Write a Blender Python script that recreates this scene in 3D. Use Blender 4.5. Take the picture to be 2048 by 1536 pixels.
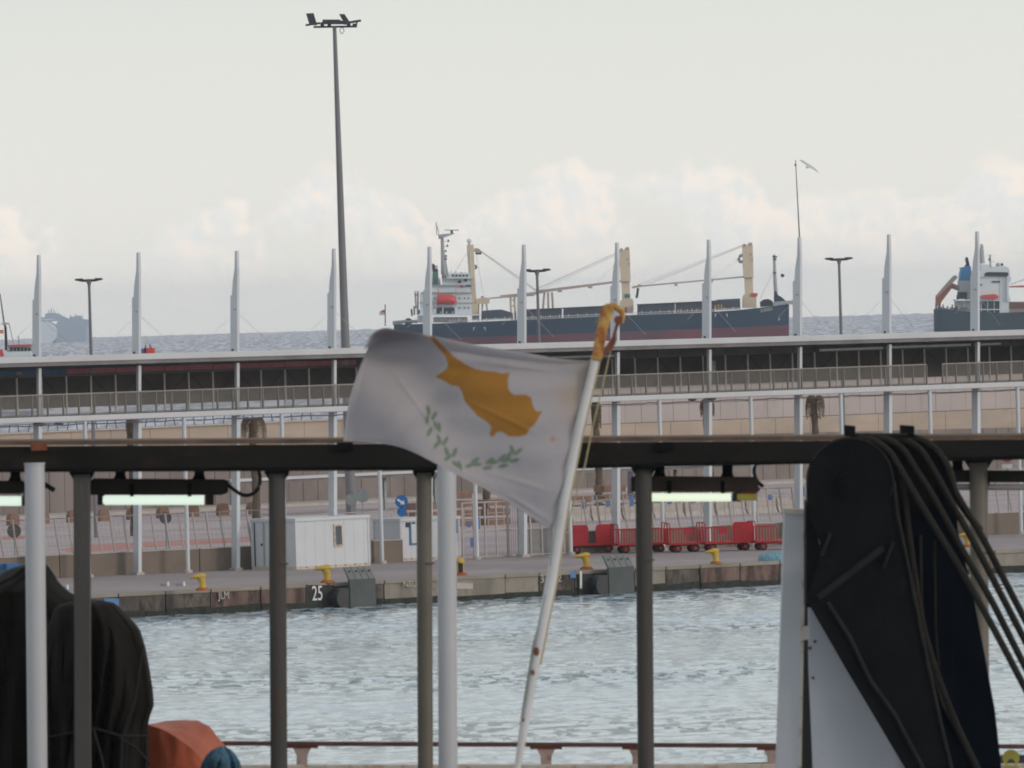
import bpy, math, random
import numpy as np
from mathutils import Vector, noise
random.seed(7); np.random.seed(7)
for o in list(bpy.data.objects): bpy.data.objects.remove(o)
SC = bpy.context.scene; COL = SC.collection

# ---------------------------------------------------------------- camera
CH = 12.64                     # eye height above the water (m)
FPX = 17000.0                  # focal length in pixels of a 2048 px wide frame
ROLL = math.radians(1.63); PITCH = math.atan(151.0 / FPX)
F = Vector((0, math.cos(PITCH), -math.sin(PITCH)))
R0 = Vector((1, 0, 0)); U0 = Vector((0, math.sin(PITCH), math.cos(PITCH)))
RV = R0 * math.cos(ROLL) - U0 * math.sin(ROLL)
UV = R0 * math.sin(ROLL) + U0 * math.cos(ROLL)
CAM = Vector((0, 0, CH))
cd = bpy.data.cameras.new('camera'); cam = bpy.data.objects.new('camera', cd); COL.objects.link(cam)
cd.lens = FPX / 2048 * 36; cd.sensor_width = 36; cd.clip_start = 1; cd.clip_end = 60000
from mathutils import Matrix
M3 = Matrix((RV, UV, -F)).transposed()
cam.matrix_world = Matrix.Translation(CAM) @ M3.to_4x4()
cd.dof.use_dof = True; cd.dof.focus_distance = 430; cd.dof.aperture_fstop = 11.0; cd.dof.aperture_blades = 7
SC.camera = cam
HAZE = 0.000055
SC.render.resolution_x = 1024; SC.render.resolution_y = 768
SC.view_settings.view_transform = 'Standard'; SC.view_settings.look = 'None'
SC.view_settings.exposure = 0.07; SC.view_settings.gamma = 1
SC.cycles.use_denoising = True
SC.cycles.max_bounces = 6; SC.cycles.volume_bounces = 2
SC.cycles.filter_width = 1.9

# ---------------------------------------------------------------- world and sun
SUN_EL, SUN_AZ = math.radians(16), math.radians(118)   # low sun, right of and behind the camera (azimuth from +Y towards +X)
world = bpy.data.worlds.new('World'); SC.world = world; world.use_nodes = True
nt = world.node_tree; N = nt.nodes; LK = nt.links
for n in list(N): N.remove(n)
def nd(t, **k):
    n = N.new(t)
    for a, b in k.items(): setattr(n, a, b)
    return n
def mth(op, a, b=None, clamp=False):
    n = nd('ShaderNodeMath', operation=op, use_clamp=clamp)
    for i, v in enumerate((a, b)):
        if v is None: continue
        if isinstance(v, (int, float)): n.inputs[i].default_value = v
        else: LK.new(v, n.inputs[i])
    return n.outputs[0]
def mixc(fac, a, b):
    n = nd('ShaderNodeMix', data_type='RGBA')
    if isinstance(fac, (int, float)): n.inputs[0].default_value = fac
    else: LK.new(fac, n.inputs[0])
    for i, v in ((6, a), (7, b)):
        if isinstance(v, tuple): n.inputs[i].default_value = (*v, 1)
        else: LK.new(v, n.inputs[i])
    return n.outputs[2]
sky = nd('ShaderNodeTexSky'); sky.sky_type = 'NISHITA'; sky.sun_disc = False
sky.sun_elevation = SUN_EL; sky.sun_rotation = SUN_AZ; sky.dust_density = 2.0; sky.air_density = 1.0
tc = nd('ShaderNodeTexCoord'); sep = nd('ShaderNodeSeparateXYZ'); LK.new(tc.outputs['Generated'], sep.inputs[0])
zz = sep.outputs[2]
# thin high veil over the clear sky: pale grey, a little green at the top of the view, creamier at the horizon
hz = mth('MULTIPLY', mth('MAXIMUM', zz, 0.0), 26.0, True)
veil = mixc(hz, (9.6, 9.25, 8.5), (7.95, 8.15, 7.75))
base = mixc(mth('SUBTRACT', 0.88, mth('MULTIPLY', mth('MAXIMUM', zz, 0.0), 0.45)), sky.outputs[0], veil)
# far cumulus bank low over the sea, all the way round
flat = nd('ShaderNodeCombineXYZ'); LK.new(sep.outputs[0], flat.inputs[0]); LK.new(sep.outputs[1], flat.inputs[1])
n1 = nd('ShaderNodeTexNoise'); n1.inputs['Scale'].default_value = 34; n1.inputs['Detail'].default_value = 3; LK.new(flat.outputs[0], n1.inputs['Vector'])
n2 = nd('ShaderNodeTexNoise'); n2.inputs['Scale'].default_value = 88; n2.inputs['Detail'].default_value = 7; n2.inputs['Roughness'].default_value = 0.62
n2.inputs['Distortion'].default_value = 0.0; LK.new(tc.outputs['Generated'], n2.inputs['Vector'])
off = nd('ShaderNodeVectorMath', operation='ADD'); LK.new(tc.outputs['Generated'], off.inputs[0]); off.inputs[1].default_value = (0.0009, 0, 0.0011)
n3 = nd('ShaderNodeTexNoise'); n3.inputs['Scale'].default_value = 88; n3.inputs['Detail'].default_value = 7; n3.inputs['Roughness'].default_value = 0.62
n3.inputs['Distortion'].default_value = 0.0; LK.new(off.outputs[0], n3.inputs['Vector'])
topz = mth('ADD', mth('MULTIPLY', n1.outputs[0], 0.030), 0.0015)
m1 = mth('MULTIPLY', mth('SUBTRACT', topz, zz), 260.0, True)
dens = mth('SUBTRACT', mth('ADD', n2.outputs[0], mth('MULTIPLY', m1, 0.20)), 0.62)
m2 = mth('MULTIPLY', mth('MULTIPLY', dens, 15.0, True), m1)
lit = mth('MULTIPLY', mth('ADD', mth('MULTIPLY', mth('SUBTRACT', n2.outputs[0], n3.outputs[0]), 9.0), 0.42), 1.0, True)
fade = mth('SUBTRACT', 1.0, mth('MULTIPLY', mth('SUBTRACT', 0.009, zz), 110.0, True))
cl = mixc(lit, (8.3, 8.4, 8.35), (10.6, 9.3, 8.2))
base = mixc(mth('MULTIPLY', mth('MULTIPLY', m2, fade), 0.58), base, cl)
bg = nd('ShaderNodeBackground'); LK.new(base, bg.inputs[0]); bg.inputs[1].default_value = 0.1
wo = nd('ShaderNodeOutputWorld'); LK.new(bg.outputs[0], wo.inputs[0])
sd = bpy.data.lights.new('sun', 'SUN'); sd.energy = 0.9; sd.angle = math.radians(12); sd.color = (1.0, 0.92, 0.85)
sun = bpy.data.objects.new('sun', sd); COL.objects.link(sun)
sdir = Vector((math.sin(SUN_AZ) * math.cos(SUN_EL), math.cos(SUN_AZ) * math.cos(SUN_EL), math.sin(SUN_EL)))
sun.rotation_euler = sdir.to_track_quat('Z', 'Y').to_euler(); sun.location = (30, -30, 60)

# ---------------------------------------------------------------- placing helpers: measured bearings turned into points of the place
GZ = 0.97                      # quay level
def ray(px, py): return F * FPX + RV * (px - 1024) + UV * (768 - py)
def W(px, py, Y):
    r = ray(px, py); return CAM + r * (Y / r.y)
def G(px, py, z=GZ):
    r = ray(px, py); return CAM + r * ((z - CH) / r.z)
class Line:
    """a vertical plane over a straight line on the quay"""
    def __init__(s, a, b):
        s.o = Vector((a.x, a.y, 0)); d = Vector((b.x - a.x, b.y - a.y, 0)); s.d = d.normalized(); s.n = Vector((-s.d.y, s.d.x, 0))
    def hit(s, px, py, off=0.0):
        r = ray(px, py); return CAM + r * ((s.n.dot(s.o - CAM) + off) / s.n.dot(r))
    def s_of(s, p): return (p - s.o).dot(s.d)
    def pt(s, t, off, z): q = s.o + s.d * t + s.n * off; return Vector((q.x, q.y, z))
LQ = Line(G(190, 1189), G(1560, 1122))          # quay edge
LP = Line(G(357, 1146), G(2013, 1069))          # pillar line of the covered walkway
LB = Line(G(0, 1036), G(1560, 963))             # foot of the breakwater wall

class MB:
    def __init__(s): s.v = []; s.f = []
    def add(s, vs, fs):
        k = len(s.v); s.v += [Vector(p) for p in vs]; s.f += [tuple(i + k for i in f) for f in fs]; return s
    def hexa(s, p):            # p: 4 bottom + 4 top
        return s.add(p, [(3, 2, 1, 0), (4, 5, 6, 7), (0, 1, 5, 4), (1, 2, 6, 5), (2, 3, 7, 6), (3, 0, 4, 7)])
    def box(s, c, sz, rz=0.0):
        x, y, z = (a / 2 for a in sz); cs, sn = math.cos(rz), math.sin(rz); P = []
        for dz in (-z, z):
            for dx, dy in ((-x, -y), (x, -y), (x, y), (-x, y)):
                P.append(Vector((c[0] + dx * cs - dy * sn, c[1] + dx * sn + dy * cs, c[2] + dz)))
        return s.hexa(P)
    def bar(s, a, b, down, back):   # box from a to b; down and back are vectors
        a, b = Vector(a), Vector(b)
        return s.hexa([a + down, b + down, b + down + back, a + down + back, a, b, b + back, a + back])
    def prism(s, poly, vec):
        poly = [Vector(p) for p in poly]; n = len(poly)
        return s.add(poly + [p + vec for p in poly], [tuple(range(n)), tuple(range(2 * n - 1, n - 1, -1))] +
                     [(i, i + n, (i + 1) % n + n, (i + 1) % n) for i in range(n)])
    def tube(s, pts, r, k=8, cap=True):
        pts = [Vector(p) for p in pts]; rs = r if isinstance(r, (list, tuple)) else [r] * len(pts); vs = []; fs = []
        for i, p in enumerate(pts):
            d = (pts[min(i + 1, len(pts) - 1)] - pts[max(i - 1, 0)]).normalized()
            a = d.cross(Vector((0, 0, 1)) if abs(d.z) < .9 else Vector((1, 0, 0))).normalized(); b = d.cross(a)
            for j in range(k):
                t = 2 * math.pi * j / k; vs.append(p + (a * math.cos(t) + b * math.sin(t)) * rs[i])
        for i in range(len(pts) - 1):
            for j in range(k):
                j2 = (j + 1) % k; fs.append((i * k + j, i * k + j2, (i + 1) * k + j2, (i + 1) * k + j))
        if cap: fs += [tuple(range(k - 1, -1, -1)), tuple(range(len(vs) - k, len(vs)))]
        return s.add(vs, fs)
    def loft(s, rings, cap=True):
        k = len(rings[0]); vs = [p for r in rings for p in r]; fs = []
        for i in range(len(rings) - 1):
            for j in range(k):
                j2 = (j + 1) % k; fs.append((i * k + j, i * k + j2, (i + 1) * k + j2, (i + 1) * k + j))
        if cap: fs += [tuple(range(k - 1, -1, -1)), tuple(range(len(vs) - k, len(vs)))]
        return s.add(vs, fs)
    def ball(s, c, r, k=10, m=7):
        c = Vector(c); r = r if isinstance(r, (tuple, list)) else (r, r, r)
        return s.loft([[c + Vector((r[0] * math.sin(a) * math.cos(t), r[1] * math.sin(a) * math.sin(t), -r[2] * math.cos(a)))
                        for t in [2 * math.pi * j / k for j in range(k)]] for a in [math.pi * (i + .08) / (m + .16) for i in range(m + 1)]])
    def pp(s, poly, Y0, Y1):       # outline at depth Y0, given real depth Y1-Y0
        return s.prism([W(x, y, Y0) for x, y in poly], Vector((0, Y1 - Y0, 0)))
    def ppbox(s, x0, y0, x1, y1, Y0, Y1): return s.pp([(x0, y0), (x0, y1), (x1, y1), (x1, y0)], Y0, Y1)
    def build(s, name, m, parent=None, smooth=False, bevel=0, kind=None, label=None, origin=None):
        me = bpy.data.meshes.new(name); top = parent is None
        org = Vector((0, 0, 0))
        if top:
            if origin is not None: org = Vector(origin)
            elif s.v:
                zs = min(p.z for p in s.v); lo = [p for p in s.v if p.z < zs + .3]
                org = Vector((sum(p.x for p in lo) / len(lo), sum(p.y for p in lo) / len(lo), zs))
        else:
            q = parent
            while q is not None: org = org + q.location; q = q.parent
        me.from_pydata([p - org for p in s.v], [], s.f); me.validate(); me.update()
        o = bpy.data.objects.new(name, me); COL.objects.link(o)
        if top: o.location = org
        else: o.parent = parent
        if m: me.materials.append(m)
        import bmesh
        bm = bmesh.new(); bm.from_mesh(me); bmesh.ops.recalc_face_normals(bm, faces=bm.faces); bm.to_mesh(me); bm.free()
        if smooth:
            me.shade_smooth(); me.set_sharp_from_angle(angle=math.radians(40))
        if bevel:
            b = o.modifiers.new('bevel', 'BEVEL'); b.width = bevel; b.segments = 2; b.limit_method = 'ANGLE'
        if kind: o['kind'] = kind
        if label: o['label'] = label
        return o
def tag(o, label, cat, group=None):
    o['label'] = label; o['category'] = cat
    if group: o['group'] = group
    return o
def thing(name, label, cat, loc=(0, 0, 0), group=None):
    o = bpy.data.objects.new(name, None); COL.objects.link(o); o.location = loc; o.empty_display_size = .3
    return tag(o, label, cat, group)
def copy_tree(o, parent=None):
    c = o.copy(); COL.objects.link(c); c.parent = parent
    for ch in [x for x in KIDS.get(o.name, [])]: copy_tree(ch, c)
    return c
KIDS = {}
def index_kids(root):
    def rec(o):
        KIDS[o.name] = [x for x in COL.objects if x.parent == o]
        for x in KIDS[o.name]: rec(x)
    rec(root)

# ---------------------------------------------------------------- materials
def mat(name, col, rough=.6, metal=0.0, var=0.12, vscale=3.0, bump=0.0, bscale=20.0, stain=None, stain_amt=0.4, stain_scale=2.0, stretch=None, spec=0.4, transl=0.0, emit=None):
    m = bpy.data.materials.new(name); m.use_nodes = True; t = m.node_tree; b = t.nodes['Principled BSDF']
    b.inputs['Roughness'].default_value = rough; b.inputs['Metallic'].default_value = metal
    b.inputs['Specular IOR Level'].default_value = spec
    if emit:
        b.inputs['Emission Color'].default_value = (*emit[0], 1); b.inputs['Emission Strength'].default_value = emit[1]
    tcn = t.nodes.new('ShaderNodeTexCoord'); mp = t.nodes.new('ShaderNodeMapping'); t.links.new(tcn.outputs['Object'], mp.inputs[0])
    if stretch: mp.inputs['Scale'].default_value = stretch
    nn = t.nodes.new('ShaderNodeTexNoise'); nn.inputs['Scale'].default_value = vscale; nn.inputs['Detail'].default_value = 6; t.links.new(mp.outputs[0], nn.inputs['Vector'])
    rp = t.nodes.new('ShaderNodeMapRange'); rp.inputs[1].default_value = .3; rp.inputs[2].default_value = .7
    rp.inputs[3].default_value = 1 - var; rp.inputs[4].default_value = 1 + var; t.links.new(nn.outputs[0], rp.inputs[0])
    hs = t.nodes.new('ShaderNodeVectorMath'); hs.operation = 'SCALE'; hs.inputs[0].default_value = col; t.links.new(rp.outputs[0], hs.inputs['Scale'])
    out = hs.outputs[0]
    if stain:
        n2 = t.nodes.new('ShaderNodeTexNoise'); n2.inputs['Scale'].default_value = stain_scale; n2.inputs['Detail'].default_value = 8; n2.inputs['Roughness'].default_value = .68
        t.links.new(mp.outputs[0], n2.inputs['Vector'])
        r2 = t.nodes.new('ShaderNodeMapRange'); r2.inputs[1].default_value = .64 - .3 * stain_amt; r2.inputs[2].default_value = .82 - .3 * stain_amt; t.links.new(n2.outputs[0], r2.inputs[0])
        mx = t.nodes.new('ShaderNodeMix'); mx.data_type = 'RGBA'; t.links.new(r2.outputs[0], mx.inputs[0]); t.links.new(out, mx.inputs[6]); mx.inputs[7].default_value = (*stain, 1)
        out = mx.outputs[2]
    t.links.new(out, b.inputs['Base Color'])
    if bump:
        n4 = t.nodes.new('ShaderNodeTexNoise'); n4.inputs['Scale'].default_value = bscale; n4.inputs['Detail'].default_value = 4; t.links.new(mp.outputs[0], n4.inputs['Vector'])
        bp = t.nodes.new('ShaderNodeBump'); bp.inputs['Strength'].default_value = bump; bp.inputs['Distance'].default_value = .05; t.links.new(n4.outputs[0], bp.inputs['Height']); t.links.new(bp.outputs[0], b.inputs['Normal'])
    return m
M = dict(
    white=mat('white_paint', (.56, .585, .63), .45, var=.04, vscale=.8, stain=(.36, .30, .26), stain_amt=.02, stain_scale=1.6),
    pillar=mat('pillar_paint', (.53, .56, .61), .5, var=.05, vscale=.7),
    fascia=mat('fascia_metal', (.50, .51, .54), .45, var=.06, vscale=.5, stain=(.42, .40, .38), stain_amt=.15, stain_scale=1.2),
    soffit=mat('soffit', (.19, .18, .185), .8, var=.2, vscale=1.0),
    darkpanel=mat('dark_panel', (.115, .102, .10), .8, spec=.15, var=.25, vscale=.6),
    mullion=mat('mullion_metal', (.62, .62, .64), .4),
    rail=mat('galvanised_rail', (.29, .27, .25), .5),
    baluster=mat('baluster_metal', (.15, .135, .12), .5),
    roofsheet=mat('roof_sheet', (.45, .46, .47), .5),
    redband=mat('red_banner', (.66, .22, .26), .6), blueband=mat('blue_banner', (.13, .24, .42), .6),
    lightstrip=mat('pale_strip', (.85, .87, .88), .4),
    asphalt=mat('road_asphalt', (.40, .335, .355), .9, var=.14, vscale=.15, bump=.3, bscale=3),
    apron=mat('quay_concrete', (.33, .285, .295), .9, var=.16, vscale=.12, bump=.4, bscale=2, stain=(.24, .205, .215), stain_amt=.45, stain_scale=.25),
    coping=mat('coping_concrete', (.27, .235, .20), .9, var=.2, vscale=.5, stain=(.22, .20, .12), stain_amt=.35, stain_scale=.8),
    quayface=mat('stained_quay_face', (.125, .105, .09), .9, var=.5, vscale=.9, bump=.6, bscale=3, stain=(.032, .028, .026), stain_amt=.62, stain_scale=1.7, stretch=(1, 1, .45)),
    quayface3=mat('rust_streaked_quay_face', (.155, .10, .085), .9, var=.5, vscale=1.4, bump=.6, bscale=3, stain=(.04, .028, .026), stain_amt=.6, stain_scale=2.2, stretch=(1, 1, .3)),
    algae=mat('waterline_weed', (.022, .026, .02), .8, var=.5, vscale=4, bump=.8, bscale=8),
    quayface2=mat('paler_quay_face', (.27, .24, .205), .9, var=.35, vscale=.8, bump=.5, bscale=3, stain=(.10, .08, .065), stain_amt=.45, stain_scale=.8, stretch=(1, 1, .5)),
    lowwall=mat('brown_low_wall', (.20, .165, .14), .95, var=.16, vscale=.5, stain=(.14, .12, .10), stain_amt=.4, stain_scale=.5),
    bw_low=mat('breakwater_panel', (.215, .182, .175), .95, var=.22, vscale=.25, bump=.3, bscale=2, stain=(.15, .13, .12), stain_amt=.5, stain_scale=.4, stretch=(1, 1, .3)),
    bw_ochre=mat('breakwater_ochre', (.40, .325, .275), .95, var=.12, vscale=.2, stain=(.33, .29, .26), stain_amt=.4, stain_scale=.3, stretch=(1, 1, 3)),
    bw_up=mat('breakwater_upper', (.40, .355, .355), .95, var=.08, vscale=.2, stain=(.33, .30, .28), stain_amt=.35, stain_scale=.3),
    joint=mat('dark_joint_filler', (.16, .14, .13), .95),  # dark core colour showing in the joints between wall blocks
    kerb=mat('kerb_concrete', (.42, .38, .36), .9, var=.12),
    redroad=mat('pink_road_paint', (.45, .20, .18), .9, var=.2, vscale=.4),
    fence=mat('pale_fence_metal', (.40, .36, .355), .5), fencedark=mat('dark_fence_metal', (.12, .12, .15), .6),
    wire=mat('fence_wire', (.29, .25, .25), .6),
    cartred=mat('cart_red', (.36, .014, .024), .4, var=.15, vscale=1.5), tyre=mat('tyre_rubber', (.02, .02, .022), .85),
    yellow=mat('bollard_yellow', (.50, .33, .05), .5, var=.12, stain=(.35, .10, .02), stain_amt=.2, stain_scale=3),
    rustbase=mat('bollard_rust', (.33, .10, .03), .8, var=.3),
    fender=mat('fender_panel', (.055, .068, .068), .55, var=.2, vscale=1.5), fendertop=mat('fender_pale_top', (.16, .165, .17), .6),  # sloped boards paler than the facing panels
    rubber=mat('black_rubber', (.018, .02, .024), .5, var=.3), blackpaint=mat('black_paint_patch', (.022, .022, .024), .7, var=.3),
    whitemark=mat('white_marking', (.7, .7, .7), .7), graffiti=mat('faded_white_marking', (.42, .39, .35), .8, var=.3, vscale=6),
    bluemark=mat('blue_plate', (.05, .12, .33), .5), signblue=mat('sign_blue', (.02, .15, .42), .4), signred=mat('sign_red', (.42, .03, .05), .4),
    signback=mat('sign_back', (.24, .27, .28), .5, metal=.2), signdark=mat('dark_sign_back', (.085, .08, .08), .6),
    window=mat('dark_window', (.022, .026, .035), .6), bluepaint=mat('blue_frame', (.06, .17, .36), .5),
    mast=mat('mast_steel', (.175, .18, .20), .6, var=.08, vscale=.4), mastdark=mat('lamp_head', (.05, .05, .065), .6),
    trunk=mat('palm_trunk', (.10, .078, .06), .95, var=.35, vscale=2, bump=.8, bscale=6), frond=mat('dead_palm_frond', (.105, .072, .045), .9, var=.4, vscale=4),
    terracotta=mat('brown_block', (.22, .135, .10), .9, var=.2), grey=mat('plain_grey', (.22, .22, .23), .7), bluebox=mat('blue_crate', (.03, .13, .30), .6, var=.3, vscale=4),
    netblue=mat('pale_blue_net', (.16, .33, .42), .9, var=.3, vscale=8, bump=.6, bscale=30),
    # ships
    hullblue=mat('hull_blue_black', (.016, .042, .078), .85, spec=.1, var=.12, vscale=.06, stain=(.024, .038, .058), stain_amt=.25, stain_scale=.12, stretch=(1, 1, .3)),
    hullred=mat('hull_antifouling', (.13, .048, .062), .9, spec=.1, var=.2, vscale=.05, stain=(.075, .055, .08), stain_amt=.4, stain_scale=.08, stretch=(1, 1, .4)),
    shipwhite=mat('ship_white', (.62, .68, .72), .5, var=.06, vscale=.2), shipgrey=mat('ship_grey_white', (.34, .36, .38), .6),
    hatch=mat('hatch_blue', (.035, .052, .085), .6, var=.2, vscale=.1), shipdark=mat('ship_dark', (.018, .024, .035), .8, spec=.15),
    cranecream=mat('crane_cream', (.60, .50, .37), .55, var=.06, vscale=.3), boom=mat('boom_brown', (.40, .32, .28), .6),
    funnel=mat('funnel_green', (.04, .16, .12), .5), lifeboat=mat('lifeboat_red', (.58, .05, .045), .4), lifeor=mat('lifeboat_orange', (.42, .12, .07), .5),
    cable=mat('ship_cable', (.42, .39, .40), .7), funnelblue=mat('funnel_blue', (.02, .19, .42), .5), hullgrey=mat('hull_grey_blue', (.035, .065, .085), .85, spec=.1, var=.12, vscale=.08),
    farblue=mat('far_ship_hull', (.27, .36, .46), .7), farwhite=mat('far_ship_bow', (.56, .64, .70), .7), brownbox=mat('cargo_brown', (.14, .07, .06), .7),  # far hull and bow colours hold part of the distance haze
    gull=mat('gull_grey', (.50, .50, .55), .7), flagred=mat('flag_red', (.55, .06, .06), .7), flagwhite=mat('flag_white', (.6, .6, .6), .7), flagyel=mat('flag_yellow', (.6, .35, .03), .7),
    # near ship
    beam=mat('dark_deck_beam', (.017, .016, .0155), .85, spec=.06, var=.3, vscale=1.5, bump=.3, bscale=8, stain=(.04, .026, .018), stain_amt=.30, stain_scale=2.0, stretch=(.4, 1, 1)),
    beamtop=mat('rusty_deck_edge', (.115, .075, .055), .85, var=.4, vscale=3, stain=(.05, .055, .06), stain_amt=.4, stain_scale=1.0),
    postdark=mat('brown_grey_post', (.072, .067, .064), .7, spec=.25, var=.15, vscale=2, stain=(.085, .05, .034), stain_amt=.18, stain_scale=3.0, stretch=(1, 1, .25), bump=.2, bscale=30),
    posttan=mat('sun_warmed_tan_post', (.135, .12, .10), .5, var=.15, vscale=2),  # tan tone holds the warm sun on the posts' right edges
    postwhite=mat('white_post', (.455, .46, .495), .4, var=.05, vscale=1.5, stain=(.33, .26, .2), stain_amt=.06, stain_scale=2.5),
    plate=mat('white_plate', (.42, .43, .475), .5, var=.04, vscale=1.5, stain=(.42, .20, .12), stain_amt=.04, stain_scale=3),
    rustwhite=mat('rusty_white', (.52, .47, .42), .6, var=.1, vscale=4, stain=(.36, .14, .05), stain_amt=.4, stain_scale=7),
    rust=mat('rust', (.17, .055, .03), .85, var=.35, vscale=8), railrust=mat('rusty_rail', (.10, .045, .04), .7, var=.3, vscale=4),
    railpost=mat('rusty_pink_post', (.40, .30, .28), .7, var=.15, vscale=5, stain=(.2, .08, .06), stain_amt=.4, stain_scale=6),
    fixture=mat('fixture_housing', (.030, .028, .025), .8, spec=.1, var=.2, vscale=5), fixturebr=mat('rusty_fixture_housing', (.045, .03, .022), .7, var=.3, vscale=5),
    black=mat('black_steel', (.006, .0065, .0075), .6, spec=.06, var=.3, vscale=2, stain=(.022, .015, .011), stain_amt=.14, stain_scale=4, bump=.35, bscale=14),
    ribsteel=mat('lighter_black_rib', (.0125, .0125, .013), .6, spec=.14, var=.4, vscale=6, stain=(.022, .016, .012), stain_amt=.3, stain_scale=8),  # ribs and edge beads slightly lighter than the cheek steel
    blackblue=mat('blue_black_steel', (.004, .0065, .012), .8, spec=.05, var=.2, vscale=2),
    rope=mat('wire_rope', (.019, .0168, .015), .65, spec=.22, var=.3, vscale=20, bump=.8, bscale=60), cablebl=mat('black_cable', (.012, .012, .014), .5),
    tarp=mat('black_tarpaulin', (.012, .0105, .0095), .75, spec=.10, var=.4, vscale=1.2, bump=.35, bscale=4, stain=(.024, .02, .017), stain_amt=.2, stain_scale=2), tarpband=mat('tarp_lashing', (.008, .008, .01), .7),
    orange=mat('orange_cover', (.44, .095, .04), .6, var=.18, vscale=1.5, bump=.4, bscale=4), bluerag=mat('blue_rag', (.06, .15, .23), .85, var=.5, vscale=9, bump=1, bscale=14),
    bracket=mat('yellow_rust_bracket', (.50, .33, .09), .7, var=.25, vscale=6, stain=(.26, .07, .02), stain_amt=.75, stain_scale=5),
    polemat=mat('flag_pole_paint', (.52, .50, .50), .5, var=.1, vscale=3, stain=(.40, .20, .09), stain_amt=.14, stain_scale=4), line=mat('halyard', (.36, .30, .17), .8),
    lug=mat('yellow_lug', (.38, .33, .06), .6, var=.2),
    tube=mat('lit_tube', (.3, .3, .3), .4, emit=((.80, .97, .82), .80)), tubewarm=mat('lit_tube_warm', (.3, .3, .3), .4, emit=((.84, .96, .72), .85)),
)

# ---------------------------------------------------------------- water
def water_mat(name, dark, pale, rough, fine, dist, strength, tex, patch, lohi, plo):
    """wind-ruffled water: short steep wavelets stand out of calmer skin; foam, sky glare and dark wave faces are painted in the colour"""
    m = bpy.data.materials.new(name); m.use_nodes = True; t = m.node_tree; b = t.nodes['Principled BSDF']; A = t.nodes.new; K = t.links.new
    b.inputs['Roughness'].default_value = rough; b.inputs['IOR'].default_value = 1.33
    tcn = A('ShaderNodeTexCoord')
    def noi(sc, scale=1.0, det=4, rg=.55):
        mp = A('ShaderNodeMapping'); mp.inputs['Scale'].default_value = sc; K(tcn.outputs['Object'], mp.inputs[0])
        n = A('ShaderNodeTexNoise'); n.inputs['Scale'].default_value = scale; n.inputs['Detail'].default_value = det; n.inputs['Roughness'].default_value = rg; K(mp.outputs[0], n.inputs['Vector']); return n.outputs[0]
    def mr(x, a0, a1, b0, b1):
        r = A('ShaderNodeMapRange'); r.interpolation_type = 'SMOOTHSTEP'
        for i, v in enumerate((a0, a1, b0, b1)): r.inputs[i + 1].default_value = v
        K(x, r.inputs[0]); return r.outputs[0]
    pt = mr(noi(patch, 1, 3), plo[0], plo[1], plo[2], plo[3])
    wv = mr(noi(tex, 1, 5, .6), lohi[0], lohi[1], 0, 1)
    mu = A('ShaderNodeMath'); mu.operation = 'MULTIPLY'; K(pt, mu.inputs[0]); K(wv, mu.inputs[1])
    mx = A('ShaderNodeMix'); mx.data_type = 'RGBA'; K(mu.outputs[0], mx.inputs[0]); mx.inputs[6].default_value = (*pale, 1); mx.inputs[7].default_value = (*dark, 1); K(mx.outputs[2], b.inputs['Base Color'])
    bp = A('ShaderNodeBump'); bp.inputs['Distance'].default_value = dist; K(noi((1, .5, 1), fine, 5), bp.inputs['Height'])
    st_ = A('ShaderNodeMath'); st_.operation = 'MULTIPLY_ADD'; K(mu.outputs[0], st_.inputs[0]); st_.inputs[1].default_value = strength; st_.inputs[2].default_value = strength * .14; K(st_.outputs[0], bp.inputs['Strength'])
    K(bp.outputs[0], b.inputs['Normal']); return m
WH = water_mat('harbour_water', (.006, .075, .115), (.52, .62, .72), .12, 4.0, .06, 1.0, (1.5, .50, 1), (.012, .042, 1), (.48, .575), (.42, .58, .22, 1.0))  # pale holds reflected sky glare, dark the steep wavelet faces, in the colour
WS = water_mat('open_sea', (.10, .12, .19), (.46, .47, .58), .4, .5, .5, .6, (.34, .0075, 1), (.004, .0009, 1), (.42, .58), (.3, .6, .75, 1.0))  # light and dark of the wave groups painted in, along with foam
def grid_obj(name, X, Y, Z, m):
    h, w = X.shape; me = bpy.data.meshes.new(name)
    co = np.stack([X, Y, Z], -1).reshape(-1, 3).astype(np.float32)
    i = np.arange((h - 1) * (w - 1)); r, c = i // (w - 1), i % (w - 1); a = r * w + c
    q = np.stack([a, a + 1, a + w + 1, a + w], -1).astype(np.int32)
    me.vertices.add(len(co)); me.vertices.foreach_set('co', co.ravel())
    me.loops.add(q.size); me.loops.foreach_set('vertex_index', q.ravel())
    me.polygons.add(len(q)); me.polygons.foreach_set('loop_start', np.arange(0, q.size, 4, dtype=np.int32))
    me.update(calc_edges=True); me.validate(); me.shade_smooth(); me.materials.append(m)
    o = bpy.data.objects.new(name, me); COL.objects.link(o); o['kind'] = 'structure'; return o
def waves(X, Y, n, lmin, lmax, amp, spread, main, rng, sharp=1.6):
    Z = np.zeros_like(X)
    for k in range(n):
        L = lmin * (lmax / lmin) ** rng.random(); a = main + rng.normal() * spread; ph = rng.random() * 6.28
        kx, ky = math.cos(a) * 6.283 / L, math.sin(a) * 6.283 / L
        s = np.sin(X * kx + Y * ky + ph); Z += amp * (L / lmax) ** .8 * (2 * ((s + 1) / 2) ** sharp - 1)
    return Z / math.sqrt(n)
rng = np.random.default_rng(3)
Xh, Yh = np.meshgrid(np.linspace(-34, 34, 560), np.linspace(225, 400, 800))
Zh = waves(Xh, Yh, 40, .4, 2.8, .060, .7, -1.2, rng, 2.4)
patch = .55 + .45 * np.tanh(2.2 * waves(Xh, Yh, 8, 22, 60, 1.0, .5, 1.45, rng))
harb = grid_obj('harbour_water', Xh, Yh, Zh * (.45 + .75 * patch) - .05, WH)
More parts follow.
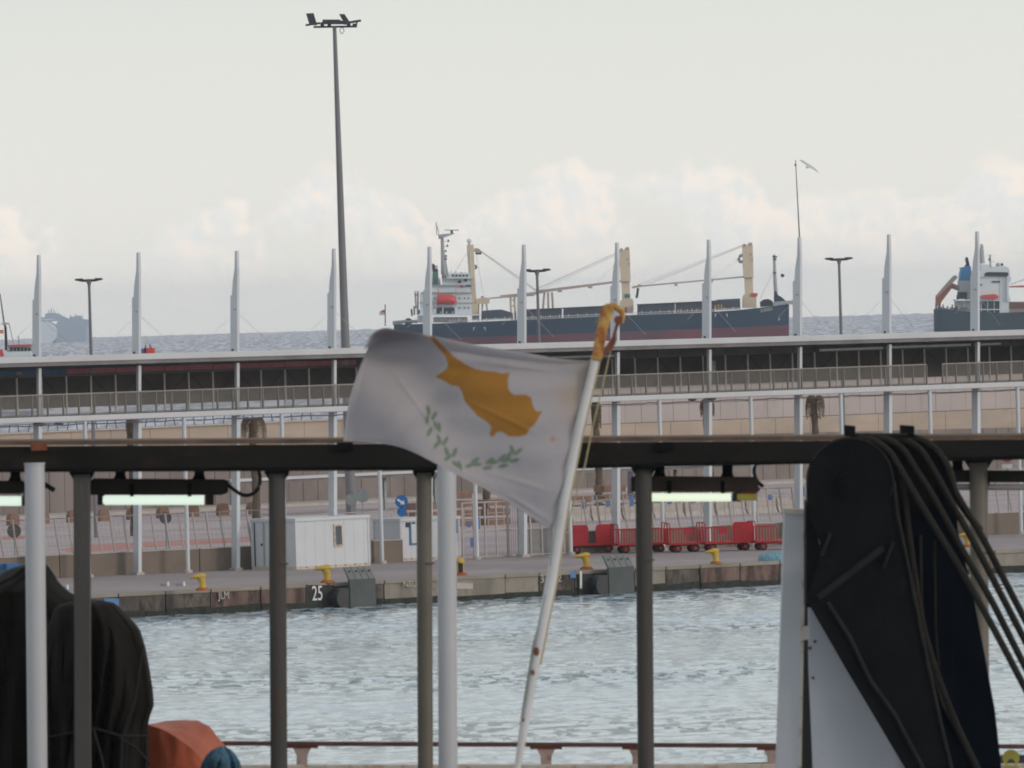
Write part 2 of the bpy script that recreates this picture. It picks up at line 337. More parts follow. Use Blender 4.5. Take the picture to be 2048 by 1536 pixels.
Xc, Yc = np.meshgrid(np.linspace(-420, 420, 60), np.linspace(-260, 620, 60))
cz = np.full_like(Xc, -.42); basin = grid_obj('basin_water', Xc, Yc, cz, WH)
# open sea: earth's curve is real at this range, so the horizon lies 12.7 km out
yy = np.concatenate([np.linspace(590, 3200, 420), np.linspace(3200, 15500, 420)[1:]])
uu = np.linspace(-.085, .085, 760)
U2, Y2 = np.meshgrid(uu, yy); X2 = U2 * (Y2 + 500)
Z2 = waves(X2, Y2, 34, 9, 75, .95, .7, -.9, rng, 1.9) * np.clip((Y2 - 500) / 1500, .45, 1.0)
far = np.clip((Y2 - 5000) / 6000, 0, 1); Z2 = Z2 * (1 + .7 * far) + far * 1.0 * waves(X2, Y2, 14, 20, 90, 1.0, .4, .1, rng)
open_sea = grid_obj('open_sea', X2, Y2, Z2 - Y2 ** 2 / (2 * 6.371e6) - .3, WS)

# ---------------------------------------------------------------- quay and ground
A, B = -160, 190       # metres along the lines that are built
q0, q1 = LQ.pt(A, .55, GZ), LQ.pt(B, .55, GZ); w0, w1 = LP.pt(A, .95, GZ), LP.pt(B, .95, GZ)
b0, b1 = LB.pt(A, 1.0, GZ), LB.pt(B, 1.0, GZ)
def sheet(name, pts, th, m):
    return MB().prism(pts, Vector((0, 0, -th))).build(name, m, kind='structure')
apron = sheet('quay_apron', [q0, q1, w1, w0], .9, M['apron'])
road = sheet('road', [w0 + Vector((0, 0, .0)), w1, b1, b0], .9, M['asphalt'])
# expansion joints of the apron
# quay wall: capping units along the edge, each its own block
qw = thing('quay_wall', 'stained concrete quay wall rising out of the harbour water', 'quay wall', LQ.pt(0, 0, -1.5)); qw['kind'] = 'structure'
sL = [LQ.s_of(LQ.hit(x, 1160)) for x in (-420, -300, -120, 60, 235, 330, 420, 520, 612, 655, 768, 900, 1010, 1078, 1150, 1270, 1332, 1400, 1480, 1560, 1700, 1830, 1990, 2150, 2350, 2550)]
pale = {10: 1, 11: 1, 12: 1, 15: 1, 20: 1, 22: 1}
for i in range(len(sL) - 1):
    a, b = sL[i] + .03, sL[i + 1] - .03; f = random.uniform(-.03, .05)
    MB().hexa([LQ.pt(a, f, -2), LQ.pt(b, f, -2), LQ.pt(b, .9, -2), LQ.pt(a, .9, -2), LQ.pt(a, f, GZ - .16), LQ.pt(b, f, GZ - .16), LQ.pt(b, .9, GZ - .16), LQ.pt(a, .9, GZ - .16)]).build('concrete_block', M['quayface2' if i in pale else 'quayface3' if i in (6, 7, 17, 18) else 'quayface'], qw)
    MB().hexa([LQ.pt(a - .02, f - .05, -2), LQ.pt(b + .02, f - .05, -2), LQ.pt(b + .02, .5, -2), LQ.pt(a - .02, .5, -2), LQ.pt(a - .02, f - .03, random.uniform(.10, .26)), LQ.pt(b + .02, f - .03, random.uniform(.10, .26)), LQ.pt(b + .02, .5, .1), LQ.pt(a - .02, .5, .1)]).build('weed_band', M['algae'], qw)
    MB().hexa([LQ.pt(a, -.05, GZ - .155), LQ.pt(b, -.05, GZ - .155), LQ.pt(b, .56, GZ - .155), LQ.pt(a, .56, GZ - .155), LQ.pt(a, -.05, GZ + .01), LQ.pt(b, -.05, GZ + .01), LQ.pt(b, .56, GZ + .01), LQ.pt(a, .56, GZ + .01)]).build('coping_stone', M['coping'], qw, bevel=.03)
MB().hexa([LQ.pt(A, .91, -2), LQ.pt(B, .91, -2), LQ.pt(B, 1.4, -2), LQ.pt(A, 1.4, -2), LQ.pt(A, .91, GZ - .2), LQ.pt(B, .91, GZ - .2), LQ.pt(B, 1.4, GZ - .2), LQ.pt(A, 1.4, GZ - .2)]).build('backing_wall', M['quayface'], qw)
def face_patch(x0, y0, x1, y1, m, name, parent, off=-.06):
    P = [LQ.hit(x, y, off) for x, y in ((x0, y0), (x0, y1), (x1, y1), (x1, y0))]
    MB().prism(P, LQ.n * .05).build(name, m, parent)
face_patch(612, 1170, 668, 1212, M['blackpaint'], 'black_patch', qw)
face_patch(1160, 1142, 1164, 1177, M['whitemark'], 'white_stripe', qw, -.09)
face_patch(1141, 1143, 1152, 1156, M['bluepaint'], 'blue_patch', qw)
face_patch(208, 1197, 238, 1212, M['bluepaint'], 'blue_patch', qw)
face_patch(914, 1166, 946, 1178, M['kerb'], 'pale_patch', qw)
def text(body, P0, P1, height, m, parent, name='lettering', off=.0, sx=1.0, tilt=None):
    cu = bpy.data.curves.new(name, 'FONT'); cu.body = body; cu.size = height * 1.38; cu.extrude = .008; cu.align_x = 'LEFT'
    o = bpy.data.objects.new(name, cu); COL.objects.link(o)
    d = (P1 - P0).normalized(); up = Vector((0, 0, 1)) if tilt is None else tilt; up = (up - d * d.dot(up)).normalized(); nn = d.cross(up)
    loc = P0 - (parent.matrix_world.translation if False else parent.location)
    mw = Matrix((d * sx, up, nn)).transposed().to_4x4(); mw.translation = loc
    bpy.context.view_layer.update(); me = bpy.data.meshes.new_from_object(o); bpy.data.objects.remove(o); me.materials.clear(); me.materials.append(m)
    for p_ in me.polygons: p_.material_index = 0
    o = bpy.data.objects.new(name, me); COL.objects.link(o); o.parent = parent; o.matrix_local = mw; return o
h = lambda x, y, o=-.1: LQ.hit(x, y, o)
text('25', h(624, 1201), h(645, 1200), .66, M['whitemark'], qw, 'number_lettering', sx=.62)
text('JLM', h(437, 1198), h(460, 1197), .33, M['graffiti'], qw, sx=.8)
text('NEU', h(806, 1174), h(834, 1173), .26, M['graffiti'], qw, sx=1.0)
text('2', h(1115, 1164), h(1125, 1163), .36, M['graffiti'], qw)
text('3', h(1080, 1166), h(1090, 1165), .36, M['graffiti'], qw)

# fenders
def fender(x0, x1, yt, yb, label):
    a, b = LQ.s_of(LQ.hit(x0, yt + 25, -.75)), LQ.s_of(LQ.hit(x1, yt + 25, -.75)); zt = LQ.hit((x0 + x1) / 2, yt + 20, -.75).z
    t = thing('quay_fender', label, 'fender', LQ.pt((a + b) / 2, -.5, 0), 'big flat fenders on the quay wall')
    MB().hexa([LQ.pt(a, -.85, -.6), LQ.pt(b, -.85, -.6), LQ.pt(b, -.68, -.6), LQ.pt(a, -.68, -.6), LQ.pt(a, -.85, zt), LQ.pt(b, -.85, zt), LQ.pt(b, -.68, zt), LQ.pt(a, -.68, zt)]).build('facing_panel', M['fender'], t, bevel=.02)
    n = 4
    for k in range(n):
        u, v = a + (b - a) * k / n + .015, a + (b - a) * (k + 1) / n - .015
        prof = [(-.85, zt + .005), (-.42, zt + .52), (-.30, zt + .52), (-.66, zt + .005)]
        MB().prism([LQ.pt(u, o, z) for o, z in prof], LQ.d * (v - u)).build('sloped_board', M['fendertop'], t)
        MB().box(LQ.pt((u + v) / 2, -.60, zt + .35), (.07, .07, .07), math.atan2(LQ.d.y, LQ.d.x)).build('bolt', M['mastdark'], t)
    c = LQ.pt(a - .18, -.35, .30)
    MB().tube([c - LQ.n * .45, c + LQ.n * .32], .46, 20).build('rubber_cylinder', M['rubber'], t, smooth=True)
    MB().tube([LQ.pt(a - .4, -.55, .42), LQ.pt(a + .5, -.55, .42)], .20, 14).build('rubber_sleeve', M['rubber'], t, smooth=True)
    MB().box(LQ.pt(a - .35, -.03, .25), (1.5, .1, 1.1), math.atan2(LQ.d.y, LQ.d.x)).build('backing_plate', M['blackpaint'], t)
fender(697, 749, 1138, 1207, 'black flat fender panel on the quay wall right of the number 25')
fender(1215, 1266, 1114, 1185, 'black flat fender panel on the quay wall below the red luggage carts')

# bollards
rzq = math.atan2(LQ.d.y, LQ.d.x)
def bollard_proto():
    t = thing('mooring_bollard', '-', 'bollard', (0, 0, 0), 'yellow mooring bollards on the quay edge')
    MB().tube([(0, 0, 0), (0, 0, .04), (0, 0, .10), (0, 0, .14)], [.32, .32, .27, .19], 16).build('base', M['rustbase'], t, smooth=True)
    MB().tube([(0, 0, .12), (0, 0, .30), (-.02, 0, .48), (-.06, 0, .60)], [.165, .15, .17, .20], 16).build('neck', M['yellow'], t, smooth=True)
    rings = []
    for x, z, ry, rz in ((.17, .64, .05, .04), (.15, .66, .17, .11), (.02, .67, .21, .14), (-.16, .66, .20, .12), (-.34, .64, .17, .085), (-.50, .615, .13, .065), (-.56, .60, .05, .03)):
        rings.append([Vector((x, ry * math.cos(a), z + rz * math.sin(a))) for a in [2 * math.pi * j / 14 for j in range(14)]])
    MB().loft(rings).build('hooked_head', M['yellow'], t, smooth=True)
    return t
bp_ = bollard_proto(); index_kids(bp_)
for i, (x, y, lb, rz, sc) in enumerate([(405, 1181, 'yellow hooked bollard with rusty neck, left of the number 25 wall end', 0, 1), (655, 1166, 'yellow hooked bollard directly above the painted number 25', 0, 1.08),
        (921, 1151, 'yellow bollard with dark hollow centre beside the broad white ship post', 1.5, 1.05), (1173, 1139, 'yellow hooked bollard beside the right fender and the slanted flag pole', 0, 1.02),
        (1432, 1128, 'yellow hooked bollard in front of the middle of the red luggage carts', 0, .95), (1936, 1094, 'small yellow bollard seen between the black crane ropes', 0, .95)]):
    o = bp_ if i == 0 else copy_tree(bp_)
    p = G(x, y); o.location = p; o.rotation_euler = (0, 0, rz + rzq * .3); o.scale = (sc * .93, sc * .93, sc * .93); o['label'] = lb
mb = MB(); pc = G(921, 1151); mb.box((pc.x + .02, pc.y - .24, pc.z + .36), (.2, .05, .42)); tag(mb.build('dark_hollow_panel', M['blackpaint']), 'black panel forming the dark hollow of the yellow bollard by the white post', 'plate')  # flat black panel makes the bollard's dark hollow centre
# little things on the apron
for x, y, lb in ((135, 1178, 'small white and blue litter left of the dark brown post on the apron'), (336, 1172, 'white litter lying near the quay edge left of its twin'), (368, 1172, 'white litter lying near the quay edge close to the leftmost bollard')):
    p = G(x, y); m = MB(); m.tube([p, p + Vector((0, 0, .12)), p + Vector((.02, 0, .2))], [.06, .05, .02], 7); tag(m.build('bottle', M['whitemark'], smooth=True), lb, 'litter', 'litter on the quay')
    m = MB(); m.box((p.x - .22, p.y, p.z + .05), (.26, .2, .1)); tag(m.build('rag', M['bluemark'] if x < 200 else M['grey']), lb.replace('white', 'dark crumpled').replace(' and blue', '').replace('its twin', 'another rag'), 'litter', 'litter on the quay')
m = MB(); p, q = G(416, 1142), G(455, 1139); m.bar(p + Vector((0, 0, .17)), q + Vector((0, 0, .17)), Vector((0, 0, -.17)), LP.n * .3); tag(m.build('parking_kerb', M['white'], bevel=.02), 'low white kerb bar lying on the apron at the foot of a pillar', 'kerb')
# pale blue net heap, blue crates
def heap(name, x0, x1, yb, yt, m, label, cat, Y=None, seed=1):
    a, b = G(x0, yb), G(x1, yb); w = (b - a).length / 2; c = (a + b) / 2; hgt = (yb - yt) / FPX * c.y; rings = []
    for i in range(7):
        t = i / 6; rings.append([c + Vector((w * math.cos(u) * (1 - t ** 3) ** .5, w * .8 * math.sin(u) * (1 - t ** 3) ** .5, hgt * t)) * 1.0 + Vector((.07 * w * noise.noise(Vector((i * 3.1 + seed, j * 1.7, 0))), 0, 0)) for j, u in enumerate([2 * math.pi * j / 16 for j in range(16)])])
    return tag(MB().loft(rings).build(name, m, smooth=True), label, cat)
heap('fishing_net', 1525, 1582, 1121, 1103, M['netblue'], 'pale blue heap of net at the quay edge left of the white ship post', 'net')
cr = thing('crate_stack', 'blue plastic crates behind the black tarpaulin at the far left', 'crates', G(10, 1172))
for k, (x, y) in enumerate(((2, 1172), (2, 1158), (2, 1144), (20, 1144))):
    p = G(8 + (x - 2), 1172); MB().box((p.x, p.y, GZ + .17 + .34 * (k if k < 3 else 2)), (.62, .5, .31), .3).build('crate', M['bluebox'], cr, bevel=.02)
for (x, y, wd, hh) in ((-8, 1172, .6, .9),): 
    p = G(x, y); MB().box((p.x - .4, p.y, GZ + hh / 2), (wd, .5, hh), .3).build('crate', M['bluebox'], cr, bevel=.02)

# ---------------------------------------------------------------- low wall, fence, gate behind the pillars
ORD = ('first','second','third','fourth','fifth','sixth','seventh','eighth','ninth','tenth','eleventh','twelfth')
def ordn(i, n):
    return (ORD[i] + ' from the left') if i < (n + 1) // 2 else (ORD[n - 1 - i] + ' from the right')
def xspan(Ln, x0, x1, y, off): return Ln.s_of(Ln.hit(x0, y, off)), Ln.s_of(Ln.hit(x1, y, off))
lw = thing('low_wall', 'low brown rendered wall behind the walkway pillars carrying a slanted fence', 'wall', LP.pt(0, 1.0, GZ)); 
for x0, x1 in ((-700, -160), (-158, 118), (120, 398), (400, 523), (748, 806), (1132, 1300), (1302, 1470), (1472, 1640), (1642, 1860), (1862, 2080), (2082, 2700)):
    a, b = xspan(LP, x0, x1, 1110, .8)
    MB().hexa([LP.pt(a, .8, GZ), LP.pt(b, .8, GZ), LP.pt(b, 1.05, GZ), LP.pt(a, 1.05, GZ), LP.pt(a, .8, GZ + 1.02), LP.pt(b, .8, GZ + 1.02), LP.pt(b, 1.05, GZ + 1.02), LP.pt(a, 1.05, GZ + 1.02)]).build('wall_section', M['lowwall'], lw)
    MB().hexa([LP.pt(a, .76, GZ + 1.021), LP.pt(b, .76, GZ + 1.021), LP.pt(b, 1.09, GZ + 1.021), LP.pt(a, 1.09, GZ + 1.021), LP.pt(a, .76, GZ + 1.07), LP.pt(b, .76, GZ + 1.07), LP.pt(b, 1.09, GZ + 1.07), LP.pt(a, 1.09, GZ + 1.07)]).build('coping', M['kerb'], lw)
def slant_fence(x0, x1, step, label, start_bright):
    a, b = xspan(LP, x0, x1, 1080, .9); t = thing('slanted_fence', label, 'fence', LP.pt(a, .9, GZ + 1.07), 'fences on the low wall')
    n = int((b - a) / step); lean = -.24
    for k in range(n + 1):
        s = a + k * step; r = .042 if (k + start_bright) % 3 else .06
        MB().tube([LP.pt(s, .9, GZ + 1.07), LP.pt(s + lean * .6, .9, GZ + 1.9), LP.pt(s + lean, .88, GZ + 2.72)], r, 6).build('post', M['fence'], t)
    for z in (1.45, 1.9, 2.3, 2.70):
        u = lean * (z - 1.07) / 1.65; MB().tube([LP.pt(a + u, .93, GZ + z), LP.pt(b + u, .93, GZ + z)], (.007 if z < 2.6 else .025), 5).build('rail', M['wire'], t)
    mb = MB(); s = a
    while s < b:
        mb.tube([LP.pt(s, .93, GZ + 1.07), LP.pt(s + lean, .93, GZ + 2.7)], .0035, 3, False); s += .22
    mb.build('wire_mesh', M['wire'], t, kind='stuff')
slant_fence(-420, 560, .72, 'slanted pale metal fence on the low wall left of the white cabin', 0)
slant_fence(1150, 2500, .74, 'slanted pale metal fence on the low wall behind the red luggage carts', 1)
gt = thing('sliding_gate', 'tall pale metal sliding gate between the small white booth and the flag pole', 'gate', LP.pt(LP.s_of(LP.hit(1000, 1110, .8)), .8, GZ))
a, b = xspan(LP, 925, 1128, 1060, .8)
for z, r in ((.06, .05), (1.28, .035), (2.62, .045)): MB().tube([LP.pt(a, .8, GZ + z), LP.pt(b, .8, GZ + z)], r, 6).build('rail', M['fence'], gt)
for k in range(10): 
    s = a + (b - a) * k / 9; MB().box(LP.pt(s, .8, GZ + 1.32), (.07, .07, 2.64), rzq).build('upright', M['fence'], gt)
for k in range(26):
    s = a + (b - a) * (.44 + .56 * k / 26); MB().tube([LP.pt(s, .86, GZ + .06), LP.pt(s, .86, GZ + 2.6)], .014, 4).build('bar', M['wire'], gt)
for x, y, hh in ((938, 1050, 9), (956, 1046, 24), (962, 1060, 0), (944, 1085, 18)):
    if hh: P = LP.hit(x, y, .7); MB().box(P, (.16, .03, hh / 41), rzq).build('blue_plate', M['bluemark'], gt)
s = a + (b - a) * .62; MB().hexa([LP.pt(s, .82, GZ + .1), LP.pt(s + 1.5, .82, GZ + .1), LP.pt(s + 1.5, .85, GZ + .1), LP.pt(s, .85, GZ + .1), LP.pt(s, .82, GZ + 1.25), LP.pt(s + 1.5, .82, GZ + 1.25), LP.pt(s + 1.5, .85, GZ + 1.25), LP.pt(s, .85, GZ + 1.25)]).build('lower_panel', M['grey'], gt)

# ---------------------------------------------------------------- covered walkway
SP = (LP.s_of(LP.hit(1777, 900)) - LP.s_of(LP.hit(276, 900))) / 8.0
s276 = LP.s_of(LP.hit(276, 900))
PS = [s276 + SP * k for k in range(-3, 14)]
cw = thing('covered_walkway', 'long raised covered walkway with white fin pillars, dark glazing and grey fascias', 'walkway', LP.pt(0, 0, GZ))
def run(name, p0, p1, off, th, dep, m, parent=cw, x0=-480, x1=2600, bevel=0):
    def at(x): 
        y = p0[1] + (p1[1] - p0[1]) * (x - p0[0]) / (p1[0] - p0[0]); return LP.hit(x, y, off)
    a, b = at(x0), at(x1); return MB().bar(a, b, Vector((0, 0, -th / 42.0)), LP.n * dep).build(name, m, parent, bevel=bevel), a, b
_, ra, rb = run('roof_fascia', (72, 713), (1957, 661.5), -.55, 12, .12, M['fascia'], bevel=.03)
MB().bar(ra + LP.n * .121 + Vector((0, 0, -.1)), rb + LP.n * .121 + Vector((0, 0, -.1)), Vector((0, 0, -.12)), LP.n * 5.4).build('roof_sheet', M['roofsheet'], cw)
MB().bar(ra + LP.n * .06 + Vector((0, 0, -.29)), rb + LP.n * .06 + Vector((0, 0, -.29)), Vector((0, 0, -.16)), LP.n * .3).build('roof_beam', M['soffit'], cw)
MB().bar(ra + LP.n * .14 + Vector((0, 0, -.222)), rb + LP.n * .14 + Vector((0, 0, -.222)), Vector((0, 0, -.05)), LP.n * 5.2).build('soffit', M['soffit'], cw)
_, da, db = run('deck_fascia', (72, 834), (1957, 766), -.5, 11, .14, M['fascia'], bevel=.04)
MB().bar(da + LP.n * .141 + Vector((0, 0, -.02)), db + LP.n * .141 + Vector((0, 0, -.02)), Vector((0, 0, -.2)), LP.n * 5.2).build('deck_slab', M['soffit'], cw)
def hroof(s):
    t = (s - LP.s_of(ra)) / (LP.s_of(rb) - LP.s_of(ra)); return ra.z + (rb.z - ra.z) * t
def hdeck(s):
    t = (s - LP.s_of(da)) / (LP.s_of(db) - LP.s_of(da)); return da.z + (db.z - da.z) * t
tops = {0: 510, 1: 505, 2: 502, 3: 498, 4: 494, 5: 490, 6: 486, 7: 480, 8: 475, 9: 469, 10: 463}
for i, s in enumerate(PS):
    k = i - 2; xt = 72 + 188 * k; yt = tops.get(k, 510 - 4.6 * k)
    # the fins lean a little towards the far end, as the photograph's plumb lines show
    ym = 900 - 28.0 * (s - s276) / 44.0
    zt = LP.hit(72 + 188 * k, yt, 0).z; zm = LP.hit(72 + 188 * k, 900, 0).z
    zr = hroof(s) - .02; zd = hdeck(s)
    def fin(prof, name, wd, par=cw, m='pillar', so=0.0):
        P = [LP.pt(s + so + .033 * (z - zm) - wd / 2, o, z) for o, z in prof]
        return MB().prism(P, LP.d * wd).build(name, M[m], par)
    low = fin([(-.20, GZ + .02), (.30, GZ + .02), (.30, zd - .26), (-.20, zd - .26)], 'pillar', .17)
    fin([(-.26, GZ + .0), (.36, GZ + .0), (.36, GZ + .12), (-.26, GZ + .12)], 'base_plate', .4, low, 'kerb')
    fin([(-.18, zd + .005), (.04, zd + .005), (.04, zr - .52), (-.18, zr - .52)], 'upper_pillar', .14, cw, 'fascia')
    zc = zr + (zt - zr) * .56; zc2 = zt - (zt - zr) * .18; w_ = .16
    sp = fin([(-.18, zr + .01), (.46, zr + .01), (.45, zc), (.31, zc), (.24, zc + (zc2 - zc) * .5), (.07, zc2), (.03, zt), (-.12, zt), (-.18, zc2)], 'spire', .12)
    MB().tube([LP.pt(s - .22, -.3, zr), LP.pt(s - .22, -.3, zr + .12)], .06, 8).build('roof_fixing', M['mastdark'], sp)
    # stay cables to the roof edges
    zc1 = zr + (zt - zr) * .42
    MB().tube([LP.pt(s + .1, .05, zc1), LP.pt(s + 4.1, 3.6, zr + .25)], .008, 5).build('stay_cable', M['cable'], sp)
    MB().tube([LP.pt(s - .1, .3, zc1 - .5), LP.pt(s - .75, .4, zr + .9)], .008, 5).build('stay_cable', M['cable'], sp)
    MB().box(LP.pt(s + .12, .0, zc1), (.14, .05, .05), rzq).build('cable_bracket', M['cable'], sp)
    if k == 8:
        t2 = LP.pt(s + .033 * (zt - zm), -.05, zt); tb = LP.hit(1591, 320, -.05)
        an = MB().tube([t2, tb], [.035, .02], 6).build('aerial_rod', M['mastdark'], cw); MB().ball(LP.hit(1591, 330, -.05), .06).build('rod_knob', M['signred'], an)
    # thin poles midway
    sm = s + SP * .435
    pole = MB().tube([LP.pt(sm, -.35, GZ), LP.pt(sm, -.35, hdeck(sm) - .27)], .095, 12).build('thin_pole', M['pillar'], cw, smooth=True)
    MB().tube([LP.pt(sm, -.35, GZ), LP.pt(sm, -.35, GZ + .14)], .2, 12).build('base_plate', M['kerb'], pole)
    # glazing: four bays to a pillar gap, each panel and mullion its own piece
    for j in range(4):
        u0 = s + SP * j / 4; u1 = s + SP * (j + 1) / 4; off = 4.3
        zb0 = hdeck(u0) + .32; zt0 = hroof(u0) - (.98 - .0030 * max(0, u0 - PS[2]))
        g = MB().hexa([LP.pt(u0 + .04, off, zb0), LP.pt(u1 - .04, off, zb0), LP.pt(u1 - .04, off + .05, zb0), LP.pt(u0 + .04, off + .05, zb0), LP.pt(u0 + .04, off, zt0), LP.pt(u1 - .04, off, zt0), LP.pt(u1 - .04, off + .05, zt0), LP.pt(u0 + .04, off + .05, zt0)]).build('dark_pane', M['darkpanel'], cw)
        MB().hexa([LP.pt(u0 - .035, off - .06, hdeck(u0)), LP.pt(u0 + .035, off - .06, hdeck(u0)), LP.pt(u0 + .035, off + .06, hdeck(u0)), LP.pt(u0 - .035, off + .06, hdeck(u0)), LP.pt(u0 - .035, off - .06, zt0 + .05), LP.pt(u0 + .035, off - .06, zt0 + .05), LP.pt(u0 + .035, off + .06, zt0 + .05), LP.pt(u0 - .035, off + .06, zt0 + .05)]).build('mullion', M['mullion'], cw)
        if j % 2 == 0:
            MB().tube([LP.pt(u0, off - .03, zt0), LP.pt(u1, off - .03, zb0 + .2)], .012, 4).build('brace', M['mastdark'], cw)
        else:
            MB().tube([LP.pt(u1, off - .03, zt0), LP.pt(u0, off - .03, zb0 + .2)], .012, 4).build('brace', M['mastdark'], cw)
        # transverse roof rib and header band at the back
        red = (u0 < LP.s_of(LP.hit(700, 740, 4))); blue = u0 < LP.s_of(LP.hit(110, 745, 4))
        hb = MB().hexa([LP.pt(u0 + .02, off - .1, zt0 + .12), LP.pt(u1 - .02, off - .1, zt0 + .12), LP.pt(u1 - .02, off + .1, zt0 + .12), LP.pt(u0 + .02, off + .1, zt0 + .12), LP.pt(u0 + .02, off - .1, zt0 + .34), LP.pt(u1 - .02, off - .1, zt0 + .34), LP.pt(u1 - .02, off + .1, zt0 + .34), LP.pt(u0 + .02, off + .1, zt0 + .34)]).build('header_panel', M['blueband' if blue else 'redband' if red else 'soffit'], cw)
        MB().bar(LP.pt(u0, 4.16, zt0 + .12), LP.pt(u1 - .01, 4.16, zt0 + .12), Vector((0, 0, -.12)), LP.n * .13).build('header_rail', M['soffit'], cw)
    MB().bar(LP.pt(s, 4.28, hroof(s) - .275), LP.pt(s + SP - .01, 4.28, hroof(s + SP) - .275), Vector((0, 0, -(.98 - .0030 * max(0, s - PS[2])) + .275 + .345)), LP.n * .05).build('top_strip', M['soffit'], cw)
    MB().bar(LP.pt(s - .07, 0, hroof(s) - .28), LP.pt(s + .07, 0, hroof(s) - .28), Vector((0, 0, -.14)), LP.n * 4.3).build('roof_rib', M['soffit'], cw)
for x0, x1, y0, y1 in ((1105, 1228, 713, 709), (1640, 1766, 698, 693.5), (1775, 1942, 692.5, 687), (1950, 2002, 687, 685)):
    a, b = LP.hit(x0, y0, 3.6), LP.hit(x1, y1, 3.6); MB().bar(a, b, Vector((0, 0, -.11)), LP.n * .1).build('pale_strip', M['lightstrip'], cw)
for x, y in ((690, 726), (1424, 732), (38, 747), (184, 743)):
    P = LP.hit(x, y, 3.5); MB().box(P, (.28 if y > 740 else .38, .06, .15 if x != 1424 else .5), rzq).build('notice_plate', M['shipgrey'], cw)
# cable and pipes slung under the deck
pts = []; s = PS[0]
while s < PS[-1]:
    pts.append(LP.pt(s, -.25, hdeck(s) - .38 - .035 * abs(math.sin(s * 1.35)) - .03 * noise.noise(Vector((s * 2, 0, 0))))); s += .35
MB().tube(pts, .028, 5).build('slung_cable', M['fencedark'], cw)
for x, y in ((84, 849), (118, 848), (75, 848), (1385, 799), (1424, 798), (1640, 783), (1880, 777)):
    P = LP.hit(x, y, -.25); MB().ball(P, (.22, .1, .07), 8, 5).build('cable_knot', M['fencedark'], cw)
# railing
rl = thing('deck_railing', 'long galvanised railing with fine uprights along the raised walkway', 'railing', LP.pt(0, -.4, 7))
rp = [(sx, ex) for sx, ex in ((-480, 1853), (1885, 2600))]
for x0, x1 in rp:
    a, b = LP.s_of(LP.hit(x0, 760, -.38)), LP.s_of(LP.hit(x1, 740, -.38)); H = .98
    MB().tube([LP.pt(a, -.38, hdeck(a) + H), LP.pt(b, -.38, hdeck(b) + H)], .035, 6).build('top_rail', M['rail'], rl)
    MB().tube([LP.pt(a, -.38, hdeck(a) + .08), LP.pt(b, -.38, hdeck(b) + .08)], .02, 5).build('bottom_rail', M['baluster'], rl)
    n = max(1, round((b - a) / .80)); st = (b - a) / n
    for k in range(n + 1):
        s = a + k * st; z = hdeck(s)
        MB().hexa([LP.pt(s - .025, -.42, z), LP.pt(s + .025, -.42, z), LP.pt(s + .025, -.34, z), LP.pt(s - .025, -.34, z), LP.pt(s - .025, -.42, z + H - .02), LP.pt(s + .025, -.42, z + H - .02), LP.pt(s + .025, -.34, z + H - .02), LP.pt(s - .025, -.34, z + H - .02)]).build('railing_post', M['baluster'], rl)
        if k < n:
            mb = MB()
            for j in range(1, 14):
                u = s + st * j / 14; mb.hexa([LP.pt(u - .006, -.388, z + .09), LP.pt(u + .006, -.388, z + .09), LP.pt(u + .006, -.372, z + .09), LP.pt(u - .006, -.372, z + .09), LP.pt(u - .006, -.388, z + H - .03), LP.pt(u + .006, -.388, z + H - .03), LP.pt(u + .006, -.372, z + H - .03), LP.pt(u - .006, -.372, z + H - .03)])
            mb.build('baluster_panel', M['rail'], rl)

# ---------------------------------------------------------------- breakwater wall behind the port road
bw = thing('breakwater_wall', 'long concrete breakwater wall in tiers behind the port road', 'breakwater wall', LB.pt(0, 0, GZ)); bw['kind'] = 'structure'
def bwz(x0, y0, x1, y1, off):
    P, Q = LB.hit(x0, y0, off), LB.hit(x1, y1, off); a, b = LB.s_of(P), LB.s_of(Q)
    return lambda s: P.z + (Q.z - P.z) * (s - a) / (b - a)
zlow = bwz(0, 905, 1500, 868, 0); zoch_l = bwz(0, 869, 700, 839, 1.6); zoch_r = bwz(1190, 849, 2000, 818, 1.6); zup = bwz(1200, 777, 1850, 752, 2.2)
def slab(s0, s1, o0, o1, za, zb, name, m, par=bw):
    f = (lambda z, s: z(s) if callable(z) else z)
    return MB().hexa([LB.pt(s0, o0, f(za, s0)), LB.pt(s1, o0, f(za, s1)), LB.pt(s1, o1, f(za, s1)), LB.pt(s0, o1, f(za, s0)), LB.pt(s0, o0, f(zb, s0)), LB.pt(s1, o0, f(zb, s1)), LB.pt(s1, o1, f(zb, s1)), LB.pt(s0, o1, f(zb, s0))]).build(name, M[m], par)
sa, sb, sc_ = LB.s_of(LB.hit(-500, 960)), LB.s_of(LB.hit(780, 960)), LB.s_of(LB.hit(2600, 960))
s = sa
while s < sc_:
    wdt = 1.15; e = min(s + wdt - .035, sc_)
    slab(s, e, random.uniform(-.02, .02), .8, GZ - .1, zlow, 'wall_panel', 'bw_low'); s += wdt
slab(sa, sc_, .1, 1.3, GZ - .1, lambda s: zlow(s) - .05, 'wall_core', 'joint')
s = sa
while s < sc_:                                   # ochre course above
    e = min(s + 3.0 - .03, sc_); zt = zoch_r if s > sb else zoch_l
    slab(s, e, .5 + random.uniform(-.01, .01), 3.2, lambda s: zlow(s) - .04, zt, 'ochre_block', 'bw_ochre'); s += 3.0
slab(sa, sb, .35, 3.2, lambda s: zoch_l(s) + .005, lambda s: zoch_l(s) + .09, 'ledge', 'kerb')
s = sb
